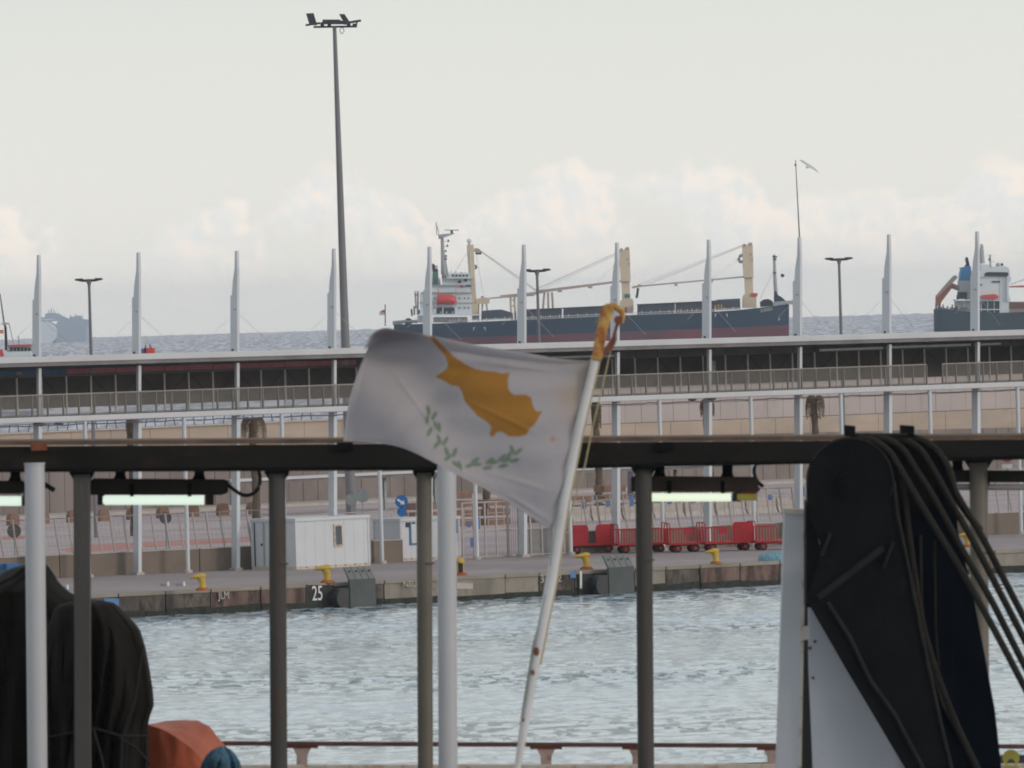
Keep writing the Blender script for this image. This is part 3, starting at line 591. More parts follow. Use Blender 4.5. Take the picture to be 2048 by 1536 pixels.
while s < sc_:                                   # upper wall in two courses
    for lo, hi in ((0, .5), (.5, 1)):
        e = s + 1.35 - .025; z0 = lambda s, lo=lo: zoch_r(s) + .03 + (zup(s) - zoch_r(s) - .03) * lo; z1 = lambda s, hi=hi: zoch_r(s) + .03 + (zup(s) - zoch_r(s) - .03) * hi - .03
        slab(s, e, .9 + random.uniform(-.012, .012), 2.2, z0, z1, 'upper_block', 'bw_up')
    s += 1.35
slab(sb, sc_, .95, 2.6, lambda s: zoch_r(s) + .02, lambda s: zup(s) - .05, 'upper_core', 'joint')
slab(sb, sc_, .8, 2.8, lambda s: zup(s) - .03, lambda s: zup(s) + .06, 'upper_coping', 'kerb')
# kerb and verge at its foot
slab(sa, sc_, -5.2, -.03, GZ, GZ + .16, 'footway', 'kerb')
# far fence on the left tier: slanting posts in pairs
ff = thing('promenade_fence', 'row of small dark slanting posts on the breakwater tier at the left, under the walkway', 'fence', LB.pt(LB.s_of(LB.hit(200, 860, 1)), 1, 5))
x = -60; k = 0
while x < 640:
    y = 876 - .046 * x; d = 4 if k % 2 else -4
    p, q = LB.hit(x + d * .5, y, 1.0), LB.hit(x - d * .5, y - 24, 1.0); MB().tube([p, q], .035, 5).build('post', M['fencedark'], ff); x += 19.5; k += 1
p, q = LB.hit(-60, 854, 1.0), LB.hit(640, 822, 1.0); MB().tube([p, q], .03, 5).build('rail', M['fencedark'], ff)

# road paint, barriers, blocks
def gpoly(pts, z): return [G(x, y, z) for x, y in pts]
rp_ = thing('red_lane_paint', 'faded pink painted lane on the road behind the left low wall', 'road marking', G(180, 1100)); rp_['kind'] = 'structure'
MB().prism(gpoly([(120, 1099), (160, 1091), (420, 1079), (640, 1068), (560, 1080), (300, 1094), (150, 1106)], GZ + .006), Vector((0, 0, -.004))).build('paint', M['redroad'], rp_)
MB().prism(gpoly([(-200, 1084), (90, 1069), (90, 1075), (-200, 1094)], GZ + .006), Vector((0, 0, -.004))).build('paint', M['redroad'], rp_)
for i, (y0, a_) in enumerate(((1052, .05), (1066, .05), (1080, .05))):
    t_ = thing('lane_line', ('pale lane line nearest the breakwater', 'middle pale lane line on the port road', 'pale lane line nearest the low wall')[i], 'road marking', G(500, y0 - 20)); t_['kind'] = 'structure'
    x = -300
    while x < 2500:
        MB().prism(gpoly([(x, y0 - .0465 * x), (x + 60, y0 - .0465 * (x + 60)), (x + 60, y0 + 1.4 - .0465 * (x + 60)), (x, y0 + 1.4 - .0465 * x)], GZ + .006), Vector((0, 0, -.004))).build('dash', M['kerb'], t_); x += 105
LJ = Line(G(0, 1052), G(1560, 979))
for i, x in enumerate(list(range(-90, 560, 60))):       # rounded brown blocks on the left
    s = LJ.s_of(LJ.hit(x, 1045)); t = []
    w_, hh = .34, .72; prof = [(-w_, 0), (w_, 0), (w_, hh * .6), (w_ * .7, hh * .92), (0, hh), (-w_ * .7, hh * .92), (-w_, hh * .6)]
    o = MB().prism([LJ.pt(s + a_, 0, GZ + z) for a_, z in prof], LJ.n * .4).build('rounded_block', M['terracotta'], label='-')
    tag(o, 'brown rounded block along the far road edge, %s of its row' % ordn(i, 11), 'block', 'brown rounded blocks along the far road')
LV = Line(G(1150, 1043), G(1560, 1024.5))
for i in range(9):                                   # pale barriers carrying blue plates on the right
    x = 1120 + i * 62; s = LV.s_of(LV.hit(x, 1040)); e = LV.s_of(LV.hit(x + 58, 1040))
    t = thing('road_barrier', 'pale concrete barrier with blue plates behind the red carts, %s' % ordn(i, 9), 'barrier', LV.pt(s, 0, GZ), 'barriers behind the red carts')
    prof = [(-.3, 0), (.3, 0), (.12, .3), (.08, .8), (-.08, .8), (-.12, .3)]
    MB().prism([LV.pt(s, o, GZ + z) for o, z in prof], LV.d * (e - s)).build('body', M['kerb'], t)
    for (u, z, hh) in ((.3, 1.0, .55), (.8, .85, .3)) if i % 2 == 0 else ((.55, .9, .3), (.85, 1.1, .6)):
        MB().box(LV.pt(s + (e - s) * u, -.15, GZ + z), (.24, .05, hh), rzq).build('blue_plate', M['bluemark'], t)
    MB().tube([LV.pt(s + .2, 0, GZ + .8), LV.pt(s + .2, 0, GZ + 1.1), LV.pt(e - .2, 0, GZ + 1.1), LV.pt(e - .2, 0, GZ + .8)], .03, 5).build('hand_rail', M['fence'], t)
# hurdle rails behind the sliding gate and right of it
LH = Line(G(900, 1060), G(1560, 1029))
for i in range(24):
    x = 640 + i * 48 if i < 8 else 700 + i * 48
    s = LH.s_of(LH.hit(x, 1040)); e = s + 1.05
    t = MB().tube([LH.pt(s, 0, GZ), LH.pt(s, 0, GZ + 1.0), LH.pt(s + .12, 0, GZ + 1.15), LH.pt(e - .12, 0, GZ + 1.15), LH.pt(e, 0, GZ + 1.0), LH.pt(e, 0, GZ)], .03, 5).build('crowd_hurdle', M['fence'])
    tag(t, 'pale tubular hurdle on the port road behind the gate and carts, %s' % ordn(i, 24), 'hurdle', 'hurdles on the port road')
    for z in (.45, .8): MB().tube([LH.pt(s, 0, GZ + z), LH.pt(e, 0, GZ + z)], .02, 4).build('rail', M['fence'], t)
# vehicles parked far behind the fence read as rust-brown and pale bands
for i, x in enumerate((940, 1010, 1085, 1180, 1250, 1320, 1400)):
    b_ = 1046 - (x - 900) * .0468; s = LH.s_of(LH.hit(x, b_)); L_ = 1.45; w = LH.pt(s, 5, GZ)
    t = thing('pallet_stack', 'brown timber pallet stack behind the fence, ' + ('farthest left of the row', 'by the sliding gate', 'under the flag tip', 'behind the first red cart', 'left of the brown post', 'right of the brown post', 'below the lit lamp')[i], 'pallets', w)
    for j in range(3 + i % 2): MB().hexa([LH.pt(s, 5, GZ + .5 * j), LH.pt(s + L_, 5, GZ + .5 * j), LH.pt(s + L_, 6, GZ + .5 * j), LH.pt(s, 6, GZ + .5 * j), LH.pt(s, 5, GZ + .5 * j + .36), LH.pt(s + L_, 5, GZ + .5 * j + .36), LH.pt(s + L_, 6, GZ + .5 * j + .36), LH.pt(s, 6, GZ + .5 * j + .36)]).build('pallet', M['terracotta'], t)

# low bus-shelter roof in front of the breakwater
LC = Line(G(470, 1034), G(1540, 984.5))
for nm, x0, x1, yA, yB, lb, px_ in (('a', 462, 900, 958.5, 937.5, 'low flat shelter roof with white edge behind the round signs, left part', (790, 905 - 14)), ('b', 1100, 1545, 937, 921.5, 'low flat shelter roof with white edge behind the lit lamp, right part', (1260, 1372, 1470))):
    t = thing('shelter', lb, 'shelter', LC.pt(LC.s_of(LC.hit((x0 + x1) / 2, 1000)), 0, GZ), 'low shelters by the breakwater')
    p, q = LC.hit(x0, yA), LC.hit(x1, yB); MB().bar(p, q, Vector((0, 0, -.17)), LC.n * .12).build('roof_edge', M['fascia'], t)
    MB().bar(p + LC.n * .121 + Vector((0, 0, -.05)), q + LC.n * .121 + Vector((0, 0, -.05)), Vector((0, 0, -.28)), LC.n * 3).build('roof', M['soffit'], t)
    for x in px_:
        s = LC.s_of(LC.hit(x, 980)); z = p.z + (q.z - p.z) * (s - LC.s_of(p)) / (LC.s_of(q) - LC.s_of(p)) - .3
        MB().box(LC.pt(s, 1.0, (GZ + z) / 2), (.16, .16, z - GZ), rzq).build('post', M['signback'] if x < 1000 else M['fencedark'], t)
m = MB(); m.ppbox(1255, 942, 1266, 993, 470, 470.3); tag(m.build('dark_cabinet', M['fencedark']), 'narrow dark cabinet standing left of the brown ship post below the shelter', 'cabinet')

# ---------------------------------------------------------------- signs
def sign(x, y, r, ybase, label, front, yd=None, mat_='signback'):
    g = G(x, ybase); Y = g.y; c = W(x, y, Y); R_ = r * Y / FPX
    t = thing('road_sign', label, 'sign', Vector((c.x, Y, GZ)))
    MB().tube([Vector((c.x, Y + .05, GZ)), Vector((c.x, Y + .05, c.z + R_ * .8))], .035, 6).build('post', M['signback'], t)
    MB().tube([c, c + Vector((0, .04, 0))], R_, 28).build('disc', M[mat_], t)
    return t, c, R_
sign(703, 999, 12, 1068, 'back of a round grey sign, lower of the two left of the cabin corner pole', 0)
sign(725, 991, 14, 1066, 'back of a round grey sign, higher of the two left of the cabin corner pole', 0)
sign(331, 1036, 12, 1101, 'dark back of a round sign on a thin pole behind the left fence', 0, mat_='signdark')
sign(28, 1062, 14, 1112, 'upper dark round disc seen edge-on at the far left fence', 0, mat_='signdark')
t, c, R_ = sign(803, 1003, 13, 1076, 'round blue keep-right sign with white arrow above the small white booth', 1, mat_='signblue')
ar = [(-.62, .30), (-.42, .52), (.10, -.02), (.28, .30), (.42, -.52), (-.42, -.42), (-.12, -.24)]
MB().prism([c + Vector((a * R_, -.02, b * R_)) for a, b in [(-.72, .22), (-.50, .46), (.12, -.0), (.34, .22), (.48, -.46), (-.24, -.44), (-.06, -.22)]], Vector((0, .012, 0))).build('white_arrow', M['whitemark'], t)
MB().tube([c + Vector((0, 0, -R_ * 1.6)), c + Vector((0, .04, -R_ * 1.6))], R_ * .75, 24).build('lower_disc', M['signblue'], t)
t, c, R_ = sign(2014, 912, 12, 1052, 'round red and blue no-parking sign with white plate at the far right', 1, mat_='signred')
MB().tube([c + Vector((0, -.012, 0)), c + Vector((0, .02, 0))], R_ * .74, 24).build('blue_field', M['signblue'], t)
MB().prism([c + Vector((a * R_, -.03, b * R_)) for a, b in [(-.6, .48), (-.48, .6), (.6, -.48), (.48, -.6)]], Vector((0, .01, 0))).build('red_bar', M['signred'], t)
MB().box(c + Vector((0, 0, -R_ * 1.7)), (R_ * 1.7, .03, R_ * .7)).build('white_plate', M['whitemark'], t)

# ---------------------------------------------------------------- white cabins
def cabin(xl, yl, xr, yr, yt, depth, label, front):
    A_, B_ = G(xl, yl), G(xr, yr); d = (B_ - A_).normalized(); n = Vector((-d.y, d.x, 0)); Hc = (yl - yt) / FPX * A_.y; L_ = (B_ - A_).length
    t = thing('site_cabin', label, 'cabin', (A_ + B_) / 2); rz = math.atan2(d.y, d.x)
    def P(u, o, z): q = A_ + d * u + n * o; return Vector((q.x, q.y, GZ + z))
    def bx(u0, u1, o0, o1, z0, z1, nm, m, par=t, bv=0): return MB().hexa([P(u0, o0, z0), P(u1, o0, z0), P(u1, o1, z0), P(u0, o1, z0), P(u0, o0, z1), P(u1, o0, z1), P(u1, o1, z1), P(u0, o1, z1)]).build(nm, M[m], par, bevel=bv)
    bx(.03, L_ - .03, .03, depth - .03, .12, Hc - .1, 'wall', 'white'); bx(0, L_, 0, depth, 0, .14, 'floor_frame', 'rustwhite')
    bx(-.03, L_ + .03, -.04, depth + .03, Hc - .14, Hc, 'roof_edge', 'white')
    for u in (0, L_ - .1): bx(u, u + .1, 0, .1, .141, Hc - .141, 'corner_post', 'white')
    bx(0, .1, depth - .1, depth, .141, Hc - .141, 'corner_post', 'white')
    k = .62
    while k < L_ - .2: bx(k, k + .012, .022, .035, .15, Hc - .15, 'panel_joint', 'white'); bx(k - .03, k + .03, -.012, .0, .06, .12, 'rust_mark', 'rust'); k += .62
    return t, bx, L_, Hc
t, bx, L_, Hc = cabin(593, 1139.5, 741, 1131, 1037, 3.0, 'white portable site cabin with a small barred window on the quay apron', 0)
u = L_ * .515; w0_ = bx(u, u + .56, -.03, .03, .95, 1.98, 'window_frame', 'rustwhite'); bx(u + .08, u + .48, -.035, -.031, 1.05, 1.9, 'window_pane', 'window', w0_)
for k in range(5): bx(u + .09 + k * .09, u + .098 + k * .09, -.06, -.04, 1.03, 1.9, 'window_bar', 'white', w0_)
bx(-.035, -.001, 2.1, 2.16, .15, Hc - .2, 'door_edge', 'shipgrey'); bx(-.035, -.001, 2.72, 2.76, .15, Hc - .2, 'door_edge', 'window'); bx(-.05, -.036, 2.2, 2.3, 1.1, 1.2, 'door_handle', 'shipdark')
t, bx, L2, H2 = cabin(802, 1123, 922, 1117, 1037, 2.2, 'small white booth with blue door frame half hidden by the ship posts', 0)
bx(.35, .62, -.02, .03, H2 - .42, H2 - .2, 'vent_grille', 'window'); bx(.72, .86, -.02, .03, H2 - .42, H2 - .2, 'vent_grille', 'window')
d_ = bx(.55, 1.2, -.03, .03, .75, 1.75, 'door_frame', 'bluepaint'); bx(.63, .95, -.04, -.031, .83, 1.72, 'door_pane', 'white', d_); bx(1.0, 1.18, -.04, -.031, .83, 1.72, 'door_pane', 'window', d_)
bx(L2 - .3, L2 - .17, -.03, .03, 1.2, 2.0, 'blue_strip', 'bluemark')
# ladder frames leaning by the low wall
rk = thing('steel_rack', 'small grey ladder frame leaning between a pillar and the white cabin', 'rack', G(500, 1140))
for x in (484, 496, 509): MB().tube([G(x + 6, 1138), W(x - 5, 1098, G(x + 6, 1138).y + .5)], .03, 5).build('leg', M['fence'], rk)
for y in (1106, 1118, 1130): MB().tube([W(484 + (y - 1098) * .2 - 3, y, G(500, 1138).y + .2), W(512 + (y - 1098) * .2 - 3, y - 1, G(500, 1138).y + .3)], .02, 5).build('rung', M['fence'], rk)

# ---------------------------------------------------------------- palms whose crowns hang below the walkway
def palm(x, ybase, ytop, ycrown, label, droop, wpx):
    g = G(x, ybase); Y = g.y; t = thing('palm_tree', label, 'palm', g, 'palms behind the walkway')
    top = W(x, ycrown, Y); base = Vector((top.x, Y, GZ)); n = 14; pts = []; rs = []
    for i in range(n): 
        u = i / (n - 1); pts.append(base.lerp(top, u) + Vector((.06 * math.sin(u * 5), 0, 0))); rs.append(.17 + .03 * (i % 2) + .05 * (1 - u))
    MB().tube(pts, rs, 9).build('trunk', M['trunk'], t)
    mb = MB()                                                      # stubs of cut fronds
    for i in range(46):
        u = random.uniform(.35, .98); a = random.random() * 6.28; p = base.lerp(top, u); d = Vector((math.cos(a), math.sin(a), 0))
        q = p + d * .16; e = q + d * random.uniform(.1, .22) + Vector((0, 0, -random.uniform(.05, .25))); sd_ = Vector((-d.y, d.x, 0)) * .04
        mb.add([q - sd_, q + sd_, e], [(0, 1, 2)])
    mb.build('frond_stubs', M['trunk'], t, kind='stuff')
    for i in range(30):
        mb = MB(); a = random.random() * 6.28; L_ = random.uniform(.7, 1.0) * droop; d = Vector((math.cos(a), math.sin(a), 0)) * wpx * .014; pts = []
        for j in range(7):
            v = j / 6; pts.append(top + Vector((0, 0, .15)) + d * (math.sin(v * 1.9) * 1.1) + Vector((0, 0, .35 * math.sin(v * 3.0) - L_ * v * v)))
        for j in range(6):
            p, q = pts[j], pts[j + 1]; sv = Vector((-d.y, d.x, .0)).normalized() * (.24 * math.sin(.5 + j * .45)) + Vector((0, 0, .03))
            for sg in (-1, 1):
                for kk in range(3):
                    pp_ = p.lerp(q, kk / 3); mb.add([pp_, p.lerp(q, kk / 3 + .22), pp_ + sv * sg * random.uniform(.7, 1.2) + Vector((0, 0, -.22))], [(0, 1, 2)])
        mb.build('frond', M['frond'], t)
palm(262, 1072, 0, 848, 'palm with dark drooping dead fronds beside the second pillar from the left', 1.1, 16)
palm(506, 1058, 0, 846, 'palm with a broad dark clump of fronds right of the third pillar', 1.3, 44)
palm(1192, 1010, 0, 812, 'palm with shaggy trunk behind the slanted flag pole', 1.6, 18)
palm(1414, 1030, 0, 812, 'palm trunk with short brown fronds close to the pillar right of the flag', .8, 26)
palm(1630, 1010, 0, 802, 'palm with wide brown hanging fronds left of the lamp post, above the black crane', 1.3, 36)
palm(968, 1022, 0, 880, 'palm trunk seen under the lower edge of the flag', .6, 14)

# ---------------------------------------------------------------- red luggage carts
def cart_proto(Lc, left, right, bars):
    t = thing('luggage_cart', '-', 'cart', (0, 0, 0), 'red luggage carts on the quay'); wd = 1.1
    MB().box((Lc / 2, wd / 2, .42), (Lc, wd, .10)).build('bed', M['cartred'], t)
    MB().box((Lc / 2, .5, .34), (Lc - .3, .12, .08)).build('chassis', M['cartred'], t)
    for x in (.38, Lc - .38):
        for y in (.1, wd - .1):
            w_ = MB().tube([(x, y - .06, .19), (x, y + .06, .19)], .19, 16).build('wheel', M['tyre'], t); MB().tube([(x, y - .07, .19), (x, y + .07, .19)], .09, 10).build('rim', M['cartred'], w_)
            MB().box((x, y, .33), (.1, .08, .14)).build('wheel_fork', M['cartred'], t)
    def end(x, solid):
        prof = [(-.0, .47), (wd, .47), (wd, 1.22), (wd - .05, 1.34), (wd - .16, 1.38), (.16, 1.38), (.05, 1.34), (0, 1.22)]
        if solid: MB().prism([Vector((x, y, z)) for y, z in prof], Vector((.05, 0, 0))).build('end_panel', M['cartred'], t)
        else: MB().tube([Vector((x, y, z)) for y, z in prof[1:] + prof[:1]], .03, 6).build('end_frame', M['cartred'], t)
    end(0, left); end(Lc - .05, right)
    def side(x0, x1, y=.02):
        prof = [(x0, .47), (x0, 1.2), (x0 + .05, 1.32), (x0 + .14, 1.36), (x1 - .14, 1.36), (x1 - .05, 1.32), (x1, 1.2), (x1, .47)]
        MB().prism([Vector((x, y, z)) for x, z in prof], Vector((0, .04, 0))).build('side_panel', M['cartred'], t)
    if left == 2: side(.0, .95)
    if right == 2: side(Lc - 1.0, Lc)
    if bars:
        b0_, b1_ = bars
        for y in (.03, wd - .03):
            MB().tube([(b0_, y, .47), (b0_, y, 1.05), (b0_ + .06, y, 1.12), (b1_ - .06, y, 1.12), (b1_, y, 1.05), (b1_, y, .47)], .025, 6).build('side_hoop', M['cartred'], t)
            n = int((b1_ - b0_) / .125)
            for k in range(1, n): MB().tube([(b0_ + (b1_ - b0_) * k / n, y, .46), (b0_ + (b1_ - b0_) * k / n, y, 1.10)], .024, 5).build('side_bar', M['cartred'], t)
    if bars and bars[1] - bars[0] > 1.2: MB().box(((b0_ + b1_) / 2 + .2, .0, .95), (.42, .03, .25)).build('number_board', M['cartred'], t)
    MB().tube([(Lc, wd / 2, .36), (Lc + .35, wd / 2, .32)], .025, 5).build('tow_bar', M['cartred'], t)
    return t
for x0, x1, yb, l, r, bars, lb in ((1139, 1234, 1108.5, 2, 2, None, 'red luggage cart with two solid rounded panels, leftmost by the slanted flag pole'),
        (1237, 1338, 1107.5, 0, 0, (.05, 2.2), 'red luggage cart with barred sides crossed by the brown ship post'),
        (1341, 1408, 1106, 0, 0, (.04, 1.35), 'short red luggage cart with a small board behind the middle bollard'),
        (1411, 1508, 1104, 0, 2, (.05, 1.25), 'red luggage cart with a solid right-hand panel, below the lit lamp'),
        (1512, 1610, 1101.5, 0, 2, (.05, 1.0), 'rightmost red luggage cart half behind the white ship post')):
    a, b = G(x0, yb), G(x1, yb - (x1 - x0) * .035); L_ = (b - a).length; t = cart_proto(L_, l, r, (bars[0], min(bars[1] * L_ / 2.3 if L_ > 1.8 else bars[1], L_ - .1)) if bars else None)
    t.location = a; t.rotation_euler = (0, 0, math.atan2((b - a).y, (b - a).x)); t['label'] = lb

# ---------------------------------------------------------------- light masts
def street_light(x, ytop, x2, y2, ybase, label):
    g = G(x2 + (ybase - y2) * .028, ybase); Y = g.y; top = W(x, ytop, Y); s_ = Y / FPX
    t = thing('lamp_post', label, 'lamp post', g, 'double-headed lamp posts behind the walkway')
    base = Vector((top.x, Y, GZ)); MB().tube([base, top + Vector((0, 0, -.3)), top], [.13, .075, .16], 10).build('pole', M['mast'], t, smooth=True)
    for sg, w_ in ((-1, 29), (1, 28)):
        a_ = top + Vector((0, 0, .0)); e = top + Vector((sg * w_ * s_, 0, .06))
        arm = MB().tube([a_, a_.lerp(e, .5) + Vector((0, 0, -.03)), e], [.09, .07, .03], 6).build('lamp_arm', M['mastdark'], t)
        MB().box(a_.lerp(e, .66) + Vector((0, 0, .02)), (w_ * s_ * .5, .32, .12)).build('lamp_head', M['mastdark'], arm)
street_light(178, 561, 183, 710, 1075, 'double-headed lamp post between the first two pillars at the left, beside the far pale ship')
street_light(1074, 542, 1079, 690, 1040, 'double-headed lamp post in front of the blue cargo ship')
street_light(1678, 519, 1683, 665, 1010, 'double-headed lamp post between the two ships at the right')
g = G(703, 1066); Y = g.y; top = W(669, 52, Y); s_ = Y / FPX
hm = thing('floodlight_mast', 'tall grey floodlight mast rising high above the walkway into the sky', 'floodlight mast', Vector((top.x, Y, GZ)))
base = Vector((top.x, Y, GZ)) + Vector((.15, 0, 0))
MB().tube([base, base.lerp(top, .35), base.lerp(top, .7), top], [.285, .235, .165, .10], 16).build('mast', M['mast'], hm, smooth=True)
def fp(x, y, dy=0): return W(x, y, Y + dy)
def fb(x0, y0, x1, y1, nm, dy0=-.12, dy1=.12, m='mastdark', par=hm): return MB().ppbox(x0, y0, x1, y1, Y + dy0, Y + dy1).build(nm, M[m], par)
MB().pp([(645, 43), (645, 39), (678, 39), (690, 44), (690, 48), (636, 48)], Y - .3, Y + .3).build('head_frame', M['mastdark'], hm)
MB().tube([fp(611, 50.5), fp(640, 46)], .06, 6).build('lamp_arm', M['mastdark'], hm); MB().tube([fp(698, 45), fp(722, 41)], .07, 6).build('lamp_arm', M['mastdark'], hm)
MB().tube([fp(627, 54), fp(714, 53)], .06, 6).build('lower_rail', M['mastdark'], hm); MB().tube([fp(712, 53), fp(714, 44)], .05, 6).build('rail_end', M['mastdark'], hm)
for (q,) in (([(612, 27), (627, 26), (633, 46), (634, 50), (619, 50), (617, 44)],), ([(678, 28), (689, 28), (699, 43), (700, 49), (688, 49), (685, 41)],)):
    MB().pp(q, Y - .35, Y + .1).build('floodlight', M['mastdark'], hm)
for x in (641, 655, 694, 705): fb(x, 47, x + 7, 54, 'small_floodlight')
MB().tube([fp(684 + 4 * math.sin(a), 61 - 6 * math.cos(a)) for a in [i * 6.283 / 12 for i in range(13)]], .02, 4).build('hanging_hoop', M['mast'], hm)

# ---------------------------------------------------------------- seagull in flight
Yg = 300; gl = thing('seagull', 'grey seagull gliding with spread wings beside the aerial rod at upper right', 'seagull', W(1617, 331, Yg))
def wing(P, ch):
    v = []
    for (x, y), c_ in zip(P, ch): p = W(x, y, Yg); v += [p + Vector((-c_ * .1, -c_ * .7, -c_ * .45)), p + Vector((c_ * .1, c_ * .3, c_ * .2)), p + Vector((0, -c_ * .1, .015))]
    f = []
    for i in range(len(P) - 1):
        for a_, b_ in ((0, 2), (2, 1), (1, 0)): f.append((3 * i + a_, 3 * i + b_, 3 * i + 3 + b_, 3 * i + 3 + a_))
    return MB().add(v, f)
body = [(1613, 335.5), (1615, 334.5), (1617.5, 332), (1620, 331), (1621.5, 331.5)]
MB().tube([W(x, y, Yg + dy) for (x, y), dy in zip(body, (-.12, -.08, 0, .12, .2))], [.01, .045, .055, .04, .005], 10).build('body', M['gull'], gl, smooth=True)
MB().ball(W(1613.5, 334.8, Yg - .12), .035).build('head', M['gull'], gl, smooth=True)
wing([(1618, 331), (1610, 325), (1604, 321.5), (1599, 320)], [.16, .14, .11, .02]).build('wing', M['gull'], gl)
wing([(1618, 331), (1626, 335), (1632, 340), (1638, 345.5)], [.16, .14, .11, .02]).build('wing', M['gull'], gl)

# ---------------------------------------------------------------- ships on the open sea
def hull(name_u, name_l, st, Y, mu, ml, root):
    """st: px, top y, paint line y, bottom y, half beam top, half beam low (m)"""
    U = []; Lw = []
    for x, yt, ym, yb, bt, bl in st:
        T, Mi, Bo = W(x, yt, Y), W(x, ym, Y), W(x, yb, Y); bm = bt * .45 + bl * .55
        U.append([T + Vector((0, -bt, 0)), Mi + Vector((0, -bm, 0)), Mi + Vector((0, bm, 0)), T + Vector((0, bt, 0))])
        Lw.append([Mi + Vector((0, -bm, -.02)), Bo + Vector((0, -bl, 0)), Bo + Vector((0, bl, 0)), Mi + Vector((0, bm, -.02))])
    a = MB().loft(U).build(name_u, mu, root, smooth=True); b = MB().loft(Lw).build(name_l, ml, root, smooth=True); return a, b
YS = 2300; ms = YS / FPX
s1 = thing('cargo_ship', 'dark blue three-crane cargo ship with white deckhouse and red lifeboat at anchor', 'cargo ship', W(1180, 720, YS))
deck = lambda x: 646 - (x - 785) * .0162 - max(0, (x - 1000)) * .018 + (0 if x < 1400 else -((x - 1400) / 180) ** 2 * 9)
def dk(x): return float(np.interp(x, [785, 900, 1040, 1230, 1400, 1480, 1530, 1580], [649.5, 646, 640, 631.5, 625, 620, 614.5, 607]))
def pl(x): return float(np.interp(x, [785, 1040, 1560], [680, 671, 651]))
st = []
for x, b_ in ((788, 4), (800, 7.5), (830, 9.4), (900, 10), (1040, 10), (1230, 10), (1400, 10), (1470, 9.2), (1520, 7), (1550, 4.6), (1568, 2.3), (1578, .5)):
    xb = x - max(0, (x - 1500)) * .16
    st.append((x, dk(x), pl(x), 740, b_, b_ * (.95 if x < 1450 else .75)))
hull('hull', 'red_boot_top', st, YS, M['hullblue'], M['hullred'], s1)
MB().pp([(1567, 650), (1563, 651), (1563, 716), (1584, 716), (1580, 690), (1573, 672)], YS - .6, YS + .6).build('bulbous_stem', M['hullred'], s1)
def sb(x0, y0, x1, y1, nm, m, w=7.5, par=s1, wy=None):
    return MB().ppbox(x0, y0, x1, y1, YS - w, YS + (w if wy is None else wy)).build(nm, M[m], par)
def sp_(poly, nm, m, w=7.5, par=s1, wy=None): return MB().pp(poly, YS - w, YS + (w if wy is None else wy)).build(nm, M[m], par)
# bow
sp_([(1530, 613.5), (1550, 603.5), (1580, 601), (1597, 600.5), (1603, 596), (1600, 606), (1592, 611), (1580, 607.6)], 'bow_bulwark', 'shipgrey', 3.2)
sp_([(1522, 614), (1521, 604), (1528, 599), (1537, 598), (1545, 602), (1546, 612)], 'anchor_windlass', 'shipdark', 3.5)
sp_([(1549, 606), (1549, 582), (1552, 582), (1556, 590), (1563, 594), (1572, 602), (1572, 606)], 'mast_house', 'hullblue', 3)
MB().tube([W(1552, 590, YS), W(1549.5, 550, YS), W(1548.5, 509, YS)], [.55, .45, .35], 8).build('foremast', M['shipgrey'], s1)
for y, w_ in ((512, 4), (544, 2.5), (517, 3)): sb(1549 - w_, y, 1549 + w_ + 1, y + 3, 'mast_lamp', 'shipdark', .5)
MB().ball(W(1565, 551, YS), .5).build('anchor_ball', M['shipdark'], s1)
# long hatches
edges = [(1040, 1124), (1127, 1215), (1276, 1350), (1353, 1428)]
for a_, b_ in edges:
    ya, yb = float(np.interp(a_, [1040, 1500], [621.5, 600])), float(np.interp(b_, [1040, 1500], [621.5, 600])); 
    sp_([(a_, ya), (a_, dk(a_) - .5), (b_, dk(b_) - .5), (b_, yb)], 'hatch_coaming', 'hatch', 7)
    sp_([(a_ - 1, ya - 2.2), (a_ - 1, ya - .05), (b_ + 1, yb - .05), (b_ + 1, yb - 2.2)], 'hatch_cover', 'shipdark', 7.6)
sp_([(964, 640), (964, 622), (975, 620.5), (1002, 619), (1014, 622), (1026, 627), (1026, 638)], 'stowed_hatch', 'hatch', 6.5)
sp_([(1424, 605), (1424, 603), (1438, 599), (1480, 597), (1481, 618), (1424, 621)], 'stowed_hatch', 'hatch', 6.5)
# deck rails, as posts along the edge
for i in range(128):
    x = 900 + i * 4.55
    if x > 1480: break
    MB().tube([W(x, dk(x) + .2, YS) + Vector((0, -9.6, 0)), W(x, dk(x) - (7.5 if i % 4 == 0 else 5), YS) + Vector((0, -9.6, 0))], .07 if i % 4 else .10, 4).build('rail_post', M['mullion'], s1)
for dy in (4.6,):
    MB().tube([W(x, dk(x) - dy, YS) + Vector((0, -9.6, 0)) for x in range(900, 1481, 20)], .06, 4).build('hand_rail', M['mullion'], s1)
for x, y in ((1347, 619), (1361, 618), (1430, 610), (1436, 609), (1442, 609), (1383, 617)): sb(x, y, x + 2.2, y + 8, 'yellow_stanchion', 'flagyel', 8.5, wy=-8)
# draught brackets on the side
def mk(x, y, w, h_, nm='white_mark', m='whitemark'): 
    p = W(x, y, YS); MB().hexa([p + Vector((0, -10.16, -h_ * ms)), p + Vector((w * ms, -10.16, -h_ * ms)), p + Vector((w * ms, -9.9, -h_ * ms)), p + Vector((0, -9.9, -h_ * ms)), p + Vector((0, -10.16, 0)), p + Vector((w * ms, -10.16, 0)), p + Vector((w * ms, -9.9, 0)), p + Vector((0, -9.9, 0))]).build(nm, M[m], s1)
for x, y, sg in ((947, 654.5, 1), (970, 654.5, -1), (1428, 628, 1), (1452, 628, -1)):
    mk(x, y, 1.0 if sg > 0 else 1.0, 6.5); mk(x + 1.0 if sg > 0 else x - 2.4, y, 2.4, 1.2)
tx = text('ELFRIEDE', W(1519, 625, YS) + Vector((0, -8.3, 0)), W(1553, 618.5, YS) + Vector((0, -3.9, 0)), .85, M['graffiti'], s1, 'name_lettering', tilt=Vector((0, -.05, 1)))
